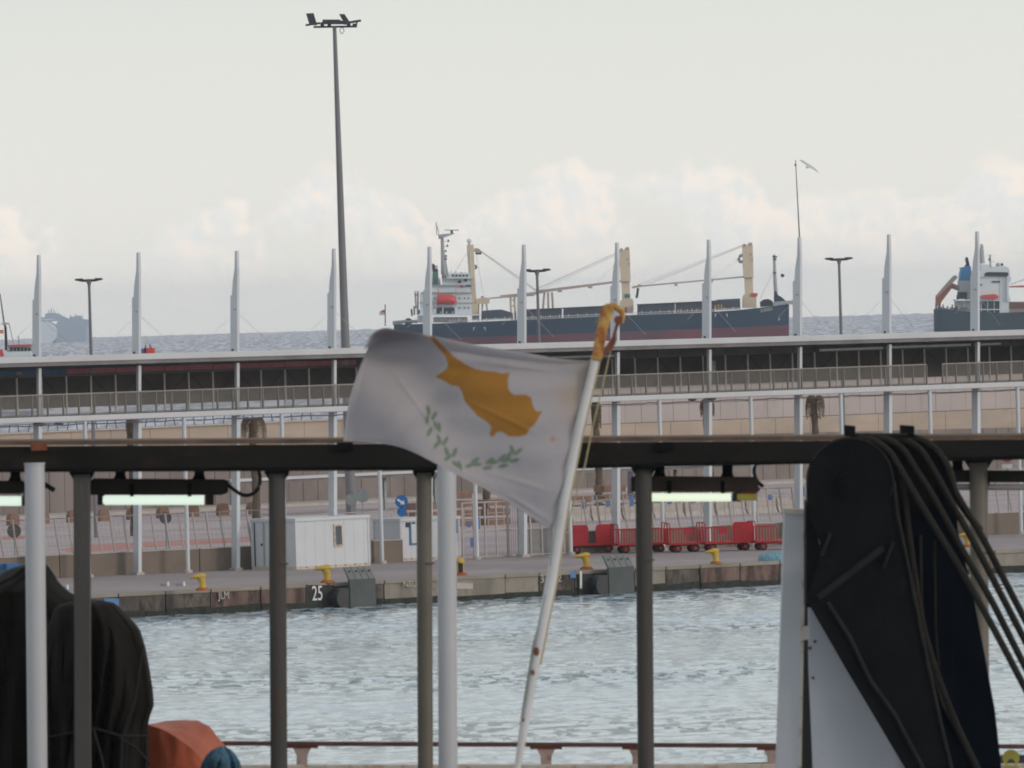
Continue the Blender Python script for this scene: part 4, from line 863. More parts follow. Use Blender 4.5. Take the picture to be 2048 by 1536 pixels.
p = W(1554, 641, YS); MB().prism([p + Vector((a * ms, -4.6, b * ms)) for a, b in ((0, 0), (4, 6), (5.5, 1))], Vector((0, 1.2, 0))).build('anchor', M['shipgrey'], s1)
# aft works
sb(838, 628, 961, 631, 'poop_deck_edge', 'shipwhite', 9.4); sb(835, 631.2, 858, 645.5, 'poop_house', 'shipwhite', 6); sb(866, 634, 934, 645, 'poop_recess', 'shipgrey', 6.5)
for x in range(838, 960, 6): sb(x, 631.1, x + 1, 643.5, 'deck_pillar', 'shipwhite', 9.2, wy=-8.9)
MB().tube([W(786, 645, YS) + Vector((0, -3, 0)), W(812, 643, YS) + Vector((0, -3, 0)), W(835, 643, YS) + Vector((0, -3, 0))], .5, 6).build('stern_rail', M['shipgrey'], s1)
sp_([(785, 650), (785, 643), (791, 643), (792, 648), (803, 646), (806, 649), (806, 652)], 'stern_winch', 'shipgrey', 4)
MB().tube([W(817, 644, YS) + Vector((0, -3, 0)), W(817, 644, YS) + Vector((0, 3, 0))], 1.05, 14).build('rope_drum', M['shipdark'], s1)
MB().tube([W(770.5, 652, YS), W(770.3, 609, YS)], .16, 6).build('flagstaff', M['shipdark'], s1)
fl = sb(759, 622, 770, 630, 'ensign', 'flagwhite', .1); sb(763, 620, 770.5, 625, 'red_stripe', 'flagred', .14, fl)
# lattice gear and rails aft
for x in (829, 836): MB().tube([W(x, 630, YS) + Vector((0, -6, 0)), W(x, 582 if x > 830 else 612, YS) + Vector((0, -6, 0))], .3, 6).build('ventilator_post', M['shipgrey'], s1)
sb(829, 588, 838, 591, 'boat_davit', 'flagred', 2); MB().tube([W(832, 617, YS), W(830, 582, YS)], .2, 5).build('davit_arm', M['boom'], s1)
MB().tube([W(824, 632, YS), W(823, 618, YS)], .25, 5).build('ventilator_post', M['shipdark'], s1)
sb(836, 620, 850, 628, 'blue_locker', 'bluemark', 7)
# superstructure, tier by tier with decks proud of the walls
hs = sb(840, 606, 943, 628, 'deckhouse', 'shipwhite', 8.4); sb(841, 585, 943, 605.8, 'deckhouse', 'shipwhite', 8.0); sb(863, 570, 941, 584.8, 'deckhouse', 'shipwhite', 7.6)
sp_([(840, 606), (840, 590), (846, 583), (852, 580), (862, 580), (862, 606)], 'aft_casing', 'shipwhite', 6.5)
sb(884, 557, 941, 569.8, 'bridge_deck', 'shipwhite', 7.2); sp_([(896, 557), (898, 547), (938, 545), (942, 557)], 'wheelhouse', 'shipwhite', 6.8)
for y, x0, x1 in ((605.2, 838, 946), (584.4, 840, 945), (569.4, 862, 945), (556.6, 882, 946)): sb(x0, y, x1, y + 1.2, 'deck_edge', 'shipgrey', 8.8)
sb(932, 569, 942, 573.5, 'window_strip', 'window', 7.8, wy=-7.3); sb(921, 571, 926, 575, 'lifebuoy', 'flagred', 8.0, wy=-7.5)
for x in (904, 911, 918, 925, 932): sb(x, 549, x + 4, 553, 'bridge_window', 'window', 7.0, wy=-6.5)
for x, y in ((880, 624), (892, 624), (904, 624)): sb(x, y - 1, x + 2.5, y + 2, 'deck_lamp', 'whitemark', 8.7, wy=-8.4)
for x in (868, 880, 900, 918, 928, 936):
    for y in (611, 592): 
        if not (870 < x < 916 and y == 592): sb(x, y + 3, x + 2.2, y + 6, 'porthole', 'shipdark', 8.65 if y == 611 else 8.15, wy=-7.9)
sb(872, 615, 909, 627.5, 'side_recess', 'hullgrey', 8.5, wy=-8.2)
for x in (872, 886, 912): MB().tube([W(x, 628, YS) + Vector((0, -9, 0)), W(x, 590, YS) + Vector((0, -9, 0))], .16, 5).build('ladder_rail', M['shipwhite'], s1)
lb_ = MB(); rings = []
for x, ry, rz in ((874.5, .4, 5), (876.5, 1.3, 9), (884, 1.7, 10), (900, 1.7, 10), (909, 1.4, 8.5), (913.5, .5, 4.5)):
    c = W(x, 599 if x < 905 else 600.5, YS) + Vector((0, -9.6, 0)); rings.append([c + Vector((0, ry * math.cos(a), rz * ms * math.sin(a))) for a in [2 * math.pi * j / 12 for j in range(12)]])
lb_.loft(rings).build('lifeboat', M['lifeboat'], s1, smooth=True)
for x in (876, 911): sp_([(x - 1, 612), (x, 578), (x + 1.6, 578), (x + 1.8, 612)], 'davit', 'flagred' if x < 900 else 'boom', 9.8, wy=-9.4)
# funnel
sp_([(864, 577), (865, 543), (876, 543), (877.5, 577)], 'funnel', 'funnel', 3.2); sp_([(864.6, 543), (865, 538), (875.5, 538), (876, 543)], 'funnel_top', 'shipdark', 3.25); sp_([(863, 586), (863, 577), (878, 577), (878.5, 586)], 'funnel_base', 'shipdark', 3.6)
MB().tube([W(866.5, 539, YS), W(866.5, 532, YS), W(864, 529, YS)], .5, 8).build('exhaust_pipe', M['shipdark'], s1)
for x in (871, 874): MB().tube([W(x, 538.5, YS), W(x, 531, YS)], .16, 5).build('exhaust_pipe', M['shipgrey'], s1)
sp_([(880, 584), (878, 577), (882, 574), (887, 577), (887, 584)], 'ventilator_hood', 'shipdark', 2.5)
# mast
MB().tube([W(889, 557, YS), W(886.5, 520, YS), W(884.8, 474, YS)], [.75, .5, .38], 10).build('mainmast', M['shipgrey'], s1)
MB().tube([W(883, 548, YS), W(882.5, 476, YS)], .16, 5).build('mast_ladder', M['cable'], s1)
sp_([(873, 469), (877, 472), (885, 476), (893, 473), (908, 468), (908, 466), (876, 469)], 'radar_platform', 'shipgrey', 1.6); sp_([(877, 478), (877, 471), (886, 472), (886, 476)], 'red_lamp_box', 'boom', 1.0)
sb(889, 459.2, 918, 461, 'radar_scanner', 'shipgrey', .4); MB().tube([W(904, 469, YS), W(903, 460, YS)], .4, 6).build('scanner_post', M['shipdark'], s1)
MB().tube([W(873.5, 469, YS), W(872.5, 444, YS)], .09, 4).build('whip_aerial', M['shipdark'], s1); MB().tube([W(878, 468, YS), W(874, 452, YS)], .08, 4).build('whip_aerial', M['shipdark'], s1)
for x, y in ((895, 481), (893, 491), (890, 501), (891, 511), (891, 517)): sb(887, y + 1, x + 5 if y < 500 else x + 1, y + 2, 'lamp_bracket', 'shipgrey', .3); sb(x, y - (2 if y < 500 else 1), x + 3, y + 3, 'navigation_lamp', 'shipdark', .5)
for x, t_ in ((893, 540), (899, 544), (903, 540), (908, 545), (910, 541), (913, 543), (918, 546), (880, 560), (879, 556)): MB().tube([W(x, 570 if x < 890 else 549, YS), W(x - .5, t_, YS)], .13, 4).build('rail_stanchion', M['shipwhite'], s1)
sp_([(916, 552), (914, 549), (926, 549), (926, 546), (935, 549), (936, 552)], 'second_radar', 'shipdark', 1.2); sb(921, 544.5, 925, 549, 'radar_post', 'shipdark', .5); sb(916, 561, 922, 566, 'search_lamp', 'shipdark', 7.6, wy=-6.8); sb(929, 557, 934, 563, 'search_lamp', 'shipdark', 7.6, wy=-6.8)
# cranes
MB().tube([W(897, 557, YS), W(887, 500, YS)], .22, 5).build('mast_stay', M['shipgrey'], s1)
c1 = sp_([(933.5, 500), (933.5, 489), (947, 489), (948, 510), (950, 560), (953, 600), (957, 640), (944, 640), (942, 600), (938, 560), (935, 520)], 'crane_tower', 'cranecream', 2.2)
MB().tube([W(944, 580, YS) + Vector((0, -2.4, 0)), W(940, 500, YS) + Vector((0, -2.4, 0))], .12, 4).build('tower_ladder', M['mullion'], c1)
MB().ball(W(938.5, 482, YS), 5 * ms, 14, 9).build('radome', M['shipwhite'], c1, smooth=True); MB().tube([W(938.5, 490, YS), W(938.5, 486, YS)], .3, 6).build('radome_post', M['shipgrey'], c1)
sp_([(948, 497), (954, 496), (960, 499), (963, 503), (960, 506), (955, 506), (948, 503)], 'crane_sheave', 'boom', 1.2, c1)
for x in (954, 957, 961): MB().tube([W(x, 503, YS), W(x - 1, 509, YS)], .35, 5).build('hook_block', M['shipdark'], c1)
MB().tube([W(951, 530, YS), W(953, 536, YS), W(950, 538, YS)], .3, 5).build('tower_lamp', M['shipdark'], c1)
sp_([(951, 604), (955, 597), (970, 594.5), (979, 596), (979, 606), (972, 608), (958, 608)], 'crane_jib_foot', 'cranecream', 2.5)
sb(962, 592.5, 967, 595, 'foot_lamp', 'shipdark', 1)
sp_([(979, 598), (979, 595), (1040, 590.5), (1068, 589), (1068, 592), (1040, 593.5)], 'crane_jib', 'boom', .8)
for x0, x1 in ((973, 976), (965, 964), (957, 957)): MB().tube([W(x0, 605, YS), W(x1, 641, YS)], .28, 6).build('gantry_leg', M['cranecream'], s1)
MB().tube([W(1021, 592, YS), W(1023, 640, YS)], .35, 6).build('gantry_leg', M['cranecream'], s1); MB().tube([W(1029, 593, YS), W(1031, 640, YS)], .35, 6).build('gantry_leg', M['cranecream'], s1)
for y in (600, 612): MB().tube([W(1021, y, YS), W(1030, y, YS)], .18, 4).build('gantry_rung', M['cranecream'], s1)
for dy in (0, 3, 6, 1.5): MB().tube([W(962, 502 + dy * .3, YS), W(1035, 552 + dy, YS), W(1075, 582 + dy * .5, YS)], .04, 4).build('hoist_cable', M['cable'], s1)
MB().tube([W(953, 510, YS), W(967, 592, YS)], .05, 4).build('hoist_cable', M['cable'], s1); MB().tube([W(933, 507, YS), W(913, 540, YS)], .05, 4).build('stay', M['cable'], s1)
def crane(x0, x1, yt, yk, yb, par):
    """two-stage box tower: x0..x1 at the top"""
    w = x1 - x0
    t1 = sp_([(x0, yt + 4), (x0 + 1, yt + 2), (x0 + 5, yt + 1), (x0 + 8, yt + 6), (x0 + 10, yt + 2), (x0 + 14, yt - 2), (x0 + 19, yt - 1.5), (x0 + 20.5, yt + 4), (x1 + 3, yk - 4), (x1 + 2, yk), (x0 + 3, yk), (x0 + 1.5, yk - 20)], 'crane_tower', 'cranecream', 2.4)
    sp_([(x0 + 4, yk), (x1 + 1.2, yk), (x1 + 3, yb - 24), (x0 + 6, yb - 24)], 'tower_neck', 'cranecream', 2.0, t1)
    sb(x0 + 2, yk - .8, x1 + 3.4, yk + .6, 'tower_flange', 'boom', 2.5, t1)
    for xx, yy in ((x0 + 4, yt + 3.5), (x0 + 16, yt + 1)): MB().tube([W(xx, yy, YS) + Vector((0, -2.6, 0)), W(xx, yy, YS) + Vector((0, 2.6, 0))], .42, 10).build('top_sheave', M['boom'], t1)
    for xx, yy in ((x0 + 18, yt + 30), (x0 + 15, yt + 20)): MB().ppbox(xx, yy, xx + 3.5, yy + 4, YS - 2.55, YS - 2.3).build('access_hatch', M['boom'], t1)
    sp_([(x0 + 1, yb), (x0 + 1, yb - 24), (x0 + 5, yb - 28), (x1 + 6, yb - 30), (x1 + 9, yb - 24), (x1 + 9, yb)], 'crane_pedestal', 'cranecream', 3.0, t1)
    return t1
c2 = crane(1239, 1258, 496, 563, 627, s1); MB().ppbox(1249, 588, 1260, 596, YS - 3.1, YS - 2.9).build('operator_window', M['funnel'], c2); MB().ppbox(1234, 519, 1239.5, 534, YS - 1, YS + 1).build('lamp_cluster', M['shipdark'], c2)
MB().ppbox(1250, 614, 1254, 626, YS - 3.1, YS - 2.9).build('red_door', M['flagred'], c2)
c3 = crane(1485, 1504, 487, 555, 616, s1); MB().ppbox(1502, 586, 1515, 593, YS - 3.3, YS - 2.9).build('red_cab_band', M['flagred'], c3)
MB().tube([W(1485, 510, YS), W(1480, 512, YS), W(1477, 518, YS), W(1480, 524, YS), W(1485, 523, YS)], .5, 6).build('lamp_bracket', M['shipgrey'], c3)
sp_([(1000, 593), (1000, 590.5), (1068, 584), (1090, 578.5), (1242, 560.5), (1242, 564.5), (1092, 584.5), (1068, 590)], 'crane_jib', 'boom', .8)
for x, y in ((1176, 572.5), (1115, 580.5), (1078, 579)): sb(x, y, x + 9, y + 4, 'jib_lamp', 'boom', 1)
sp_([(1276, 574.5), (1276, 571), (1290, 570), (1490, 552), (1490, 555), (1290, 573)], 'crane_jib', 'boom', .8)
for x, y in ((1349, 567.5), (1420, 560.5), (1276, 569)): sb(x, y, x + 6, y + 4.5, 'jib_lamp', 'boom', 1)
MB().tube([W(1278, 572, YS), W(1264, 575, YS)], .3, 5).build('jib_tip', M['cranecream'], s1); MB().tube([W(1276, 576, YS), W(1275, 586, YS), W(1273, 596, YS)], .35, 5).build('hook_block', M['shipdark'], s1)
for a_, b_ in (((1238, 503), (1066, 581)), ((1238, 508), (1074, 583)), ((1238, 505), (1070, 580)), ((1485, 490), (1278, 569)), ((1485, 493), (1300, 568)), ((1485, 491.5), (1290, 569)), ((1485, 512), (1420, 560)), ((1238, 520), (1190, 570))):
    MB().tube([W(*a_, YS), W(*b_, YS)], .03 if a_[1] > 509 else .045, 4).build('hoist_cable', M['cable'], s1)
for x0, x1 in ((1089, 1086), (1096, 1097), (1104, 1106)): MB().tube([W(x0, 585, YS), W((x0 + x1) / 2, 600, YS), W(x1, 620, YS)], .3, 5).build('jib_rest', M['boom'], s1)
MB().tube([W(1546, 545, YS), W(1520, 598, YS)], .05, 4).build('stay', M['cable'], s1)

# second ship, cut by the right edge of the view
s2 = thing('cargo_ship', 'grey-blue ship with blue funnel, white bridge and orange free-fall lifeboat at the right edge', 'cargo ship', W(2050, 720, YS))
st = [(1870, 618, 690, 735, 7.5, 4), (1874, 618, 692, 735, 9, 7), (1900, 620, 692, 735, 10, 9), (1990, 626, 690, 735, 10, 10), (2300, 612, 680, 735, 10, 10), (2460, 606, 676, 735, 9, 8), (2540, 598, 670, 735, 4, 2), (2570, 590, 668, 735, .6, .3)]
hull('hull', 'boot_top', st, YS, M['hullgrey'], M['hullred'], s2)
q2 = lambda poly, nm, m, w=7.5, wy=None, par=s2: MB().pp(poly, YS - w, YS + (w if wy is None else wy)).build(nm, M[m], par)
b2 = lambda x0, y0, x1, y1, nm, m, w=7.5, wy=None, par=s2: MB().ppbox(x0, y0, x1, y1, YS - w, YS + (w if wy is None else wy)).build(nm, M[m], par)
for i in range(24):
    x = 1873 + i * 3.1; hh = (4, 8, 3, 6, 11, 5)[i % 6]; b2(x, 620 - hh, x + 2.0, 620.5, 'stern_bitt', 'hullgrey', 7, wy=-5)
q2([(1872, 610), (1872, 592), (1880, 583), (1893, 570), (1903, 563), (1908, 571), (1898, 584), (1884, 602), (1879, 612)], 'freefall_lifeboat', 'lifeor', 1.8, 1.8)
q2([(1871, 592), (1888, 572), (1905, 553), (1908, 551), (1914, 551), (1915, 556), (1909, 562), (1890, 580), (1875, 595)], 'launch_ramp', 'boom', 2.4, -2.0)
for x, y in ((1873, 596), (1880, 600), (1872, 604)): MB().tube([W(x, y, YS), W(x - .5, 620, YS)], .25, 5).build('ramp_leg', M['boom'], s2)
MB().tube([W(1903, 571, YS), W(1918, 577, YS), W(1924, 577, YS)], .8, 6).build('ramp_head', M['boom'], s2)
q2([(1919, 561), (1921, 545), (1924, 535), (1936, 532), (1942, 533), (1943, 561)], 'funnel', 'funnelblue', 4); q2([(1929, 534), (1933, 528), (1931, 518), (1933, 514), (1936, 515), (1938, 524), (1940, 533)], 'funnel_pipe', 'shipdark', 1.5)
b2(1920, 535.2, 1924, 536.6, 'funnel_rail', 'shipdark', 3)
b2(1919, 561.2, 1943, 584, 'funnel_casing', 'shipgrey', 5); b2(1919, 584.2, 1934, 598, 'casing_opening', 'shipdark', 6); b2(1934.2, 584, 1960, 602, 'funnel_casing', 'shipgrey', 5.6)
b2(1912, 599, 1960, 601.5, 'deck_edge', 'shipwhite', 8.6); b2(1914, 602, 1960, 622, 'aft_deckhouse', 'shipgrey', 7)
MB().tube([W(1912, 600, YS) + Vector((0, -8, 0)), W(1912, 590, YS) + Vector((0, -8, 0))], .3, 5).build('ventilator_post', M['shipdark'], s2)
b2(1952, 601.5, 2000, 640, 'deckhouse', 'hullgrey', 8.0); b2(2000.2, 552, 2018, 636, 'deckhouse', 'shipwhite', 7.8); b2(1943.2, 545, 2000, 601, 'deckhouse', 'shipwhite', 7.6)
for y in (600, 618): b2(1950, y, 2001, y + 2, 'deck_edge', 'shipwhite', 8.6)
for x in (1962, 1975, 1988, 1999): b2(x, 602.1, x + 1, 640, 'deck_pillar', 'shipwhite', 8.4, wy=-8)
q2([(1943, 545), (1944, 541), (1962, 540), (1962, 528), (1978, 529), (1979, 537), (1990, 533), (2008, 532), (2018, 536), (2020, 545), (2019, 551), (1960, 554)], 'bridge', 'shipwhite', 8.2)
for i in range(7): b2(1971 + i * 6.8, 547.5, 1976.4 + i * 6.8, 552, 'bridge_window', 'window', 8.35, wy=-8.1)
q2([(1969, 547), (1975, 544), (2016, 544.5), (2017, 553), (1969, 552.5)], 'window_band', 'shipdark', 8.3, -8.1)
q2([(2014, 552), (2022, 552), (2022, 562), (2018, 566), (2018, 590), (2021, 598), (2021, 602), (2014, 602)], 'bridge_wing', 'shipwhite', 8.6, -7.9)
for x, y, w_ in ((1984, 562, 16), (1961, 551, 4), (1961, 568, 3)): b2(x, y, x + w_, y + 3, 'awning', 'hullgrey', 7.9, wy=-7.55)
q2([(1961, 596), (1962, 591), (1975, 589), (1990, 588), (1997, 592), (1996, 598)], 'lifeboat', 'lifeboat', 9.6, -7.9)
MB().tube([W(1965, 527, YS), W(1963.5, 505, YS), W(1963.5, 488, YS)], [.7, .6, .3], 8).build('mast', M['shipgrey'], s2)
for y in (493, 501, 507): b2(1961, y, 1968, y + 2, 'mast_yard', 'shipgrey', .6)
MB().tube([W(1981, 535, YS), W(1980, 510, YS)], .3, 6).build('mast', M['shipgrey'], s2); b2(1975, 509.5, 1986, 510.6, 'mast_yard', 'shipgrey', .3); b2(1980, 523, 1989, 524.2, 'mast_yard', 'shipgrey', .3); b2(1977, 517, 1981, 521, 'navigation_lamp', 'shipdark', .4)
MB().ball(W(1996, 530, YS), .65).build('radome', M['shipgrey'], s2, smooth=True); MB().ball(W(2004, 529, YS), .4).build('radome', M['shipdark'], s2, smooth=True)
b2(2013, 603.5, 2068, 618, 'hatch_stack', 'brownbox', 7.5); b2(2072, 603.5, 2140, 618, 'hatch_stack', 'brownbox', 7.5); b2(2144, 600, 2400, 616, 'hatch_stack', 'brownbox', 7.5); b2(2012, 618.2, 2410, 628, 'hatch_coaming', 'boom', 7)
q2([(2019, 575), (2019, 572), (2060, 570), (2300, 556), (2300, 562), (2060, 575)], 'crane_jib', 'lifeor', .8); MB().tube([W(2020, 569, YS), W(2060, 555, YS), W(2300, 480, YS)], .1, 4).build('hoist_cable', M['cable'], s2)
q2([(2290, 615), (2292, 470), (2312, 468), (2316, 615)], 'crane_tower', 'cranecream', 2.5)

# distant vehicle carrier
YC = 7000; vc = thing('vehicle_carrier', 'pale hazy box-shaped ship far out near the horizon at the left', 'ship', W(125, 690, YC))
def vcx(poly, nm, m, a_, b_): return MB().pp(poly, YC + a_, YC + b_).build(nm, M[m], vc)
vcx([(113, 686), (113, 646), (118, 640), (173, 638.5), (176, 641), (174, 650), (173, 660), (174, 686)], 'hull_side', 'farblue', -13, 40)
vcx([(72, 690), (74, 650), (80, 643), (96, 642.5), (110, 650), (114.5, 662), (113, 676), (100, 690)], 'bow', 'farwhite', -16, 10)
vcx([(73, 643), (78, 635), (90, 634), (90, 628), (96, 626), (114, 626.5), (120, 631), (130, 635), (135, 639), (135, 641), (73, 644.5)], 'bridge_house', 'farblue', -12, 20)
vcx([(137, 640), (139, 634), (143, 633), (148, 635), (150, 632), (160, 631), (163, 636), (165, 640)], 'funnel_house', 'farblue', -10, 20)
for x, y in ((98, 620), (103, 617), (108, 620), (141, 630), (151, 628), (80, 630)): MB().tube([W(x, 634, YC), W(x, y, YC)], .5, 5).build('mast', M['farblue'], vc)
vcx([(79, 638), (110, 638), (110, 640), (79, 640.5)], 'pale_band', 'farwhite', -12.6, -12.1)
# tug at the far left
YT = 1250; tg = thing('tug', 'red, white and dark tug with leaning lattice mast at the far left behind the walkway', 'tug', W(20, 770, YT))
tb = lambda poly, nm, m, a_=-3, b_=3: MB().pp(poly, YT + a_, YT + b_).build(nm, M[m], tg)
tb([(-70, 780), (-70, 722), (20, 716), (75, 712), (86, 712), (82, 780)], 'hull', 'shipdark', -4, 4)
tb([(-60, 716), (-60, 700), (2, 697), (16, 704), (62, 703), (62, 714)], 'bulwark', 'shipwhite', -3.5, 3.5)
tb([(14, 703), (14, 690), (64, 689), (64, 702)], 'wheelhouse', 'shipgrey', -2.6, 2.6); tb([(16, 693), (16, 690), (62, 688.6), (62, 692)], 'red_roof', 'flagred', -3, 3)
for i in range(6): MB().ppbox(20 + i * 7.2, 695, 25 + i * 7.2, 702, YT - 2.7, YT - 2.55).build('wheelhouse_window', M['window'], tg)
tb([(-4, 712), (-4, 700), (4, 698), (8, 712)], 'red_buoy', 'flagred', -3.7, -3.4)
MB().tube([W(13, 703, YT), W(11, 655, YT), W(8, 645, YT), W(0, 588, YT)], [.25, .2, .12, .08], 6).build('lattice_mast', M['shipdark'], tg); MB().tube([W(0, 588, YT), W(-8, 590, YT)], .08, 5).build('mast_hook', M['shipdark'], tg)
MB().pp([(0, 648), (8, 645), (18, 646), (19, 648), (8, 650)], YT - .6, YT + .6).build('mast_platform', M['shipgrey'], tg); MB().tube([W(18, 647, YT), W(28, 690, YT)], .07, 5).build('mast_strut', M['shipgrey'], tg)
fg = MB().ppbox(-6, 660, 7, 667, YT - .05, YT + .05).build('flag', M['flagred'], tg); MB().ppbox(-6, 662.2, 7, 665, YT - .08, YT + .08).build('flag_stripe', M['flagyel'], fg)
MB().tube([W(38, 690, YT), W(37, 672, YT)], .1, 5).build('small_mast', M['shipgrey'], tg)
YB = 1150; bt = thing('harbour_boat', 'small red and dark blue boat just above the walkway roof by the second pillar', 'boat', W(298, 770, YB))
for x0, x1, y0, m_ in ((281, 288, 697, 'bluemark'), (288.5, 292, 695, 'shipdark'), (292.5, 298, 696, 'flagred'), (298.5, 303, 693, 'flagred'), (303.5, 309, 696, 'lifeboat'), (281, 310, 706, 'flagred')): MB().ppbox(x0, y0, x1, 712 if y0 < 700 else 735, YB - (1 if y0 < 700 else 1.4), YB + 1).build('deck_cargo' if y0 < 700 else 'superstructure', M[m_], bt)
MB().pp([(262, 726), (330, 724), (322, 790), (270, 790)], YB - 2, YB + 2).build('hull', M['shipdark'], bt)
for x, y in ((291, 689), (300, 688)): MB().tube([W(x, 697, YB), W(x, y, YB)], .06, 4).build('aerial', M['shipdark'], bt)

# ---------------------------------------------------------------- the near ship: deck frame, lamps, rail, crane head, flag
YN = 85.0; sn = YN / FPX; DECK = 7.0
VN = lambda v: Vector((0, v, 0))
ns = thing('ship_deck_frame', 'dark steel deck beam on brown and white posts across the whole foreground', 'ship frame', (0, YN, DECK))
def nb(name, poly, Y0, Y1, m, par=ns, bevel=0, label=None): return MB().pp(poly, Y0, Y1).build(name, M[m], par, bevel=bevel, label=label)
nb('deck_beam', [(-500, 897), (-500, 941), (1020, 933), (2600, 901), (2600, 876), (1024, 887), (0, 894)], YN, YN + .35, 'beam', bevel=.006)
nb('beam_flange', [(-500, 940.5), (-500, 947), (1020, 940), (2600, 908), (2600, 901.5), (1020, 933.5)], YN - .03, YN + .1, 'black')
# the plating lies on the beam and is seen edge on, a little from above
MB().bar(W(-500, 885, YN + .0) , W(2600, 866, YN + .0), Vector((0, 0, -.045)), Vector((0, 1.1, 0))).build('deck_plating', M['beamtop'], ns)
for x in (78, 690, 1330): 
    p = W(x, 893, YN - .02); MB().box(p, (.16, .05, .08)).build('lashing_lug', M['rust'] if x == 78 else M['black'], ns)
def post(xt, yt, xb, w, Y, m, nm, label, round_=True, top=None, par=ns):
    A_ = W(xt, yt, Y); B_ = W(xb, 1536, Y); d = (B_ - A_).normalized(); t = (DECK - A_.z) / d.z; B2 = A_ + d * t; r = w / 2 * Y / FPX
    if round_: o = MB().tube([A_, B2], r, 24).build(nm, M[m], par, smooth=True, label=label)
    else:
        o = MB().hexa([B2 + Vector((-r, -r, 0)), B2 + Vector((r, -r, 0)), B2 + Vector((r, r, 0)), B2 + Vector((-r, r, 0)), A_ + Vector((-r, -r, 0)), A_ + Vector((r, -r, 0)), A_ + Vector((r, r, 0)), A_ + Vector((-r, r, 0))]).build(nm, M[m], par, bevel=.012, label=label)
    if par is ns:
        hw = r * 1.45; zt_ = A_.z
        pl = MB().hexa([A_ + Vector((-hw, -hw, -.032)), A_ + Vector((hw, -hw, -.032)), A_ + Vector((hw, hw, -.032)), A_ + Vector((-hw, hw, -.032)), A_ + Vector((-hw, -hw, 0)), A_ + Vector((hw, -hw, 0)), A_ + Vector((hw, hw, 0)), A_ + Vector((-hw, hw, 0))]).build('head_plate', M['beam'], o, bevel=.006)
        for sg in (-1, 1): MB().prism([A_ + Vector((sg * r * .9, -.006, -.033)), A_ + Vector((sg * r * 1.42, -.006, -.033)), A_ + Vector((sg * r * .9, -.006, -.11))], Vector((0, .012, 0))).build('gusset', M['beam'], o)
        MB().tube([A_ + Vector((0, 0, -.95)), A_ + Vector((.0, 0, -.935))], r * 1.025, 20).build('weld_seam', M['postdark'], o) if round_ else None
    return o, A_
post(164, 942, 166, 33, YN + .15, 'postdark', 'post', 'dark brown-grey square post, leftmost of the brown posts', False)
post(554, 940, 558, 34, YN + .15, 'postdark', 'post', 'dark brown-grey round post left of the white cabin')
post(848, 939, 851, 31, YN + .2, 'posttan', 'post', 'round post with warm sunlight in its tan colour, left of the broad white post')
post(1287, 932, 1292, 33, YN + .15, 'postdark', 'post', 'dark grey-brown post beside the right lamp')
post(1957, 918, 1961, 37, YN + .4, 'posttan', 'post', 'tan post behind the crane ropes')
for i, (xt, yt, xb, w_, Y_, lb) in enumerate(((69, 927, 75, 40, YN - .5, 'round white pipe post with a cap at the far left'), (893, 905, 896, 38, YN - .5, 'broad round white pipe post beneath the lower edge of the flag'))):
    A_ = W(xt, yt, Y_); 
    t = thing('white_pipe_post', lb, 'post', Vector((A_.x, Y_, DECK)), 'white pipe posts on the near ship'); post(xt, yt, xb, w_, Y_, 'postwhite', 'pipe', None, True, par=t)
    if i == 0: MB().tube([A_ + Vector((0, 0, -.012)), A_ + Vector((0, 0, .006))], w_ / 2 * Y_ / FPX + .006, 24).build('cap', M['postwhite'], t, smooth=True)
dk_ = MB().box((0, YN + 6, DECK - .15), (60, 26, .3)).build('ship_deck', M['beam']); dk_['kind'] = 'structure'
hl_ = MB().box((0, YN + 18.5, DECK / 2 - .8), (60, .3, DECK + 1.2)).build('ship_side', M['beam']); hl_['kind'] = 'structure'

# lamps under the beam
def lamp(x0, x1, yb0, yb1, t0, t1, ty, th, label, hous, tube_, brackets, cable):
    Y = YN + .52; c = W((x0 + x1) / 2, yb1, Y)
    t = thing('strip_lamp', label, 'lamp', c, 'strip lamps under the deck beam')
    dz = (yb1 - yb0) * sn
    MB().pp([(x0, yb0 + 4), (x0, yb1), (x1 - 12, yb1), (x1, yb1 - 5), (x1, yb0 + 6), (x1 - 8, yb0 + 2), (x0 + 6, yb0)], Y - .07, Y + .07).build('housing', M[hous], t, bevel=.01)
    MB().tube([W(t0, ty, Y - .03), W(t1, ty, Y - .03)], th / 2 * sn, 14).build('lit_tube', M[tube_], t, smooth=True)
    for x in (t0 - 4, t1 + 8): MB().tube([W(x - 5, ty, Y - .03), W(x + 5, ty, Y - .03)], th * .5 * sn, 10).build('tube_holder', M[hous], t, smooth=True)
    for x in (t0 - 4, t1 + 12): MB().ppbox(x - 7, yb1 - 8, x + 7, ty + th * .5, Y - .06, Y + .05).build('end_bracket', M[hous], t)
    for x in (x0 + (x1 - x0) * .3, x0 + (x1 - x0) * .72): MB().ppbox(x - 4, yb0 + 10, x + 4, yb1 + 3, Y - .085, Y - .071).build('clip', M['black'], t)
    for x in brackets:
        MB().pp([(x - 14, 905), (x + 12, 905), (x + 10, yb0 - 8), (x + 14, yb0 + 6), (x - 16, yb0 + 6), (x - 9, yb0 - 8)], Y - .03, Y + .05).build('hanging_bracket', M['black'], t)
    if cable: 
        P = [W(x, y, Y) for x, y in cable]; Q = []
        for i in range(len(P) - 1):
            a0, a1, a2, a3 = P[max(i - 1, 0)], P[i], P[i + 1], P[min(i + 2, len(P) - 1)]
            for k in range(5):
                u = k / 5; Q.append(.5 * ((2 * a1) + (a2 - a0) * u + (2 * a0 - 5 * a1 + 4 * a2 - a3) * u * u + (3 * a1 - a0 - 3 * a2 + a3) * u ** 3))
        Q.append(P[-1]); MB().tube(Q, 3.8 * sn, 8).build('feed_cable', M['cablebl'], t, smooth=True)
    return t
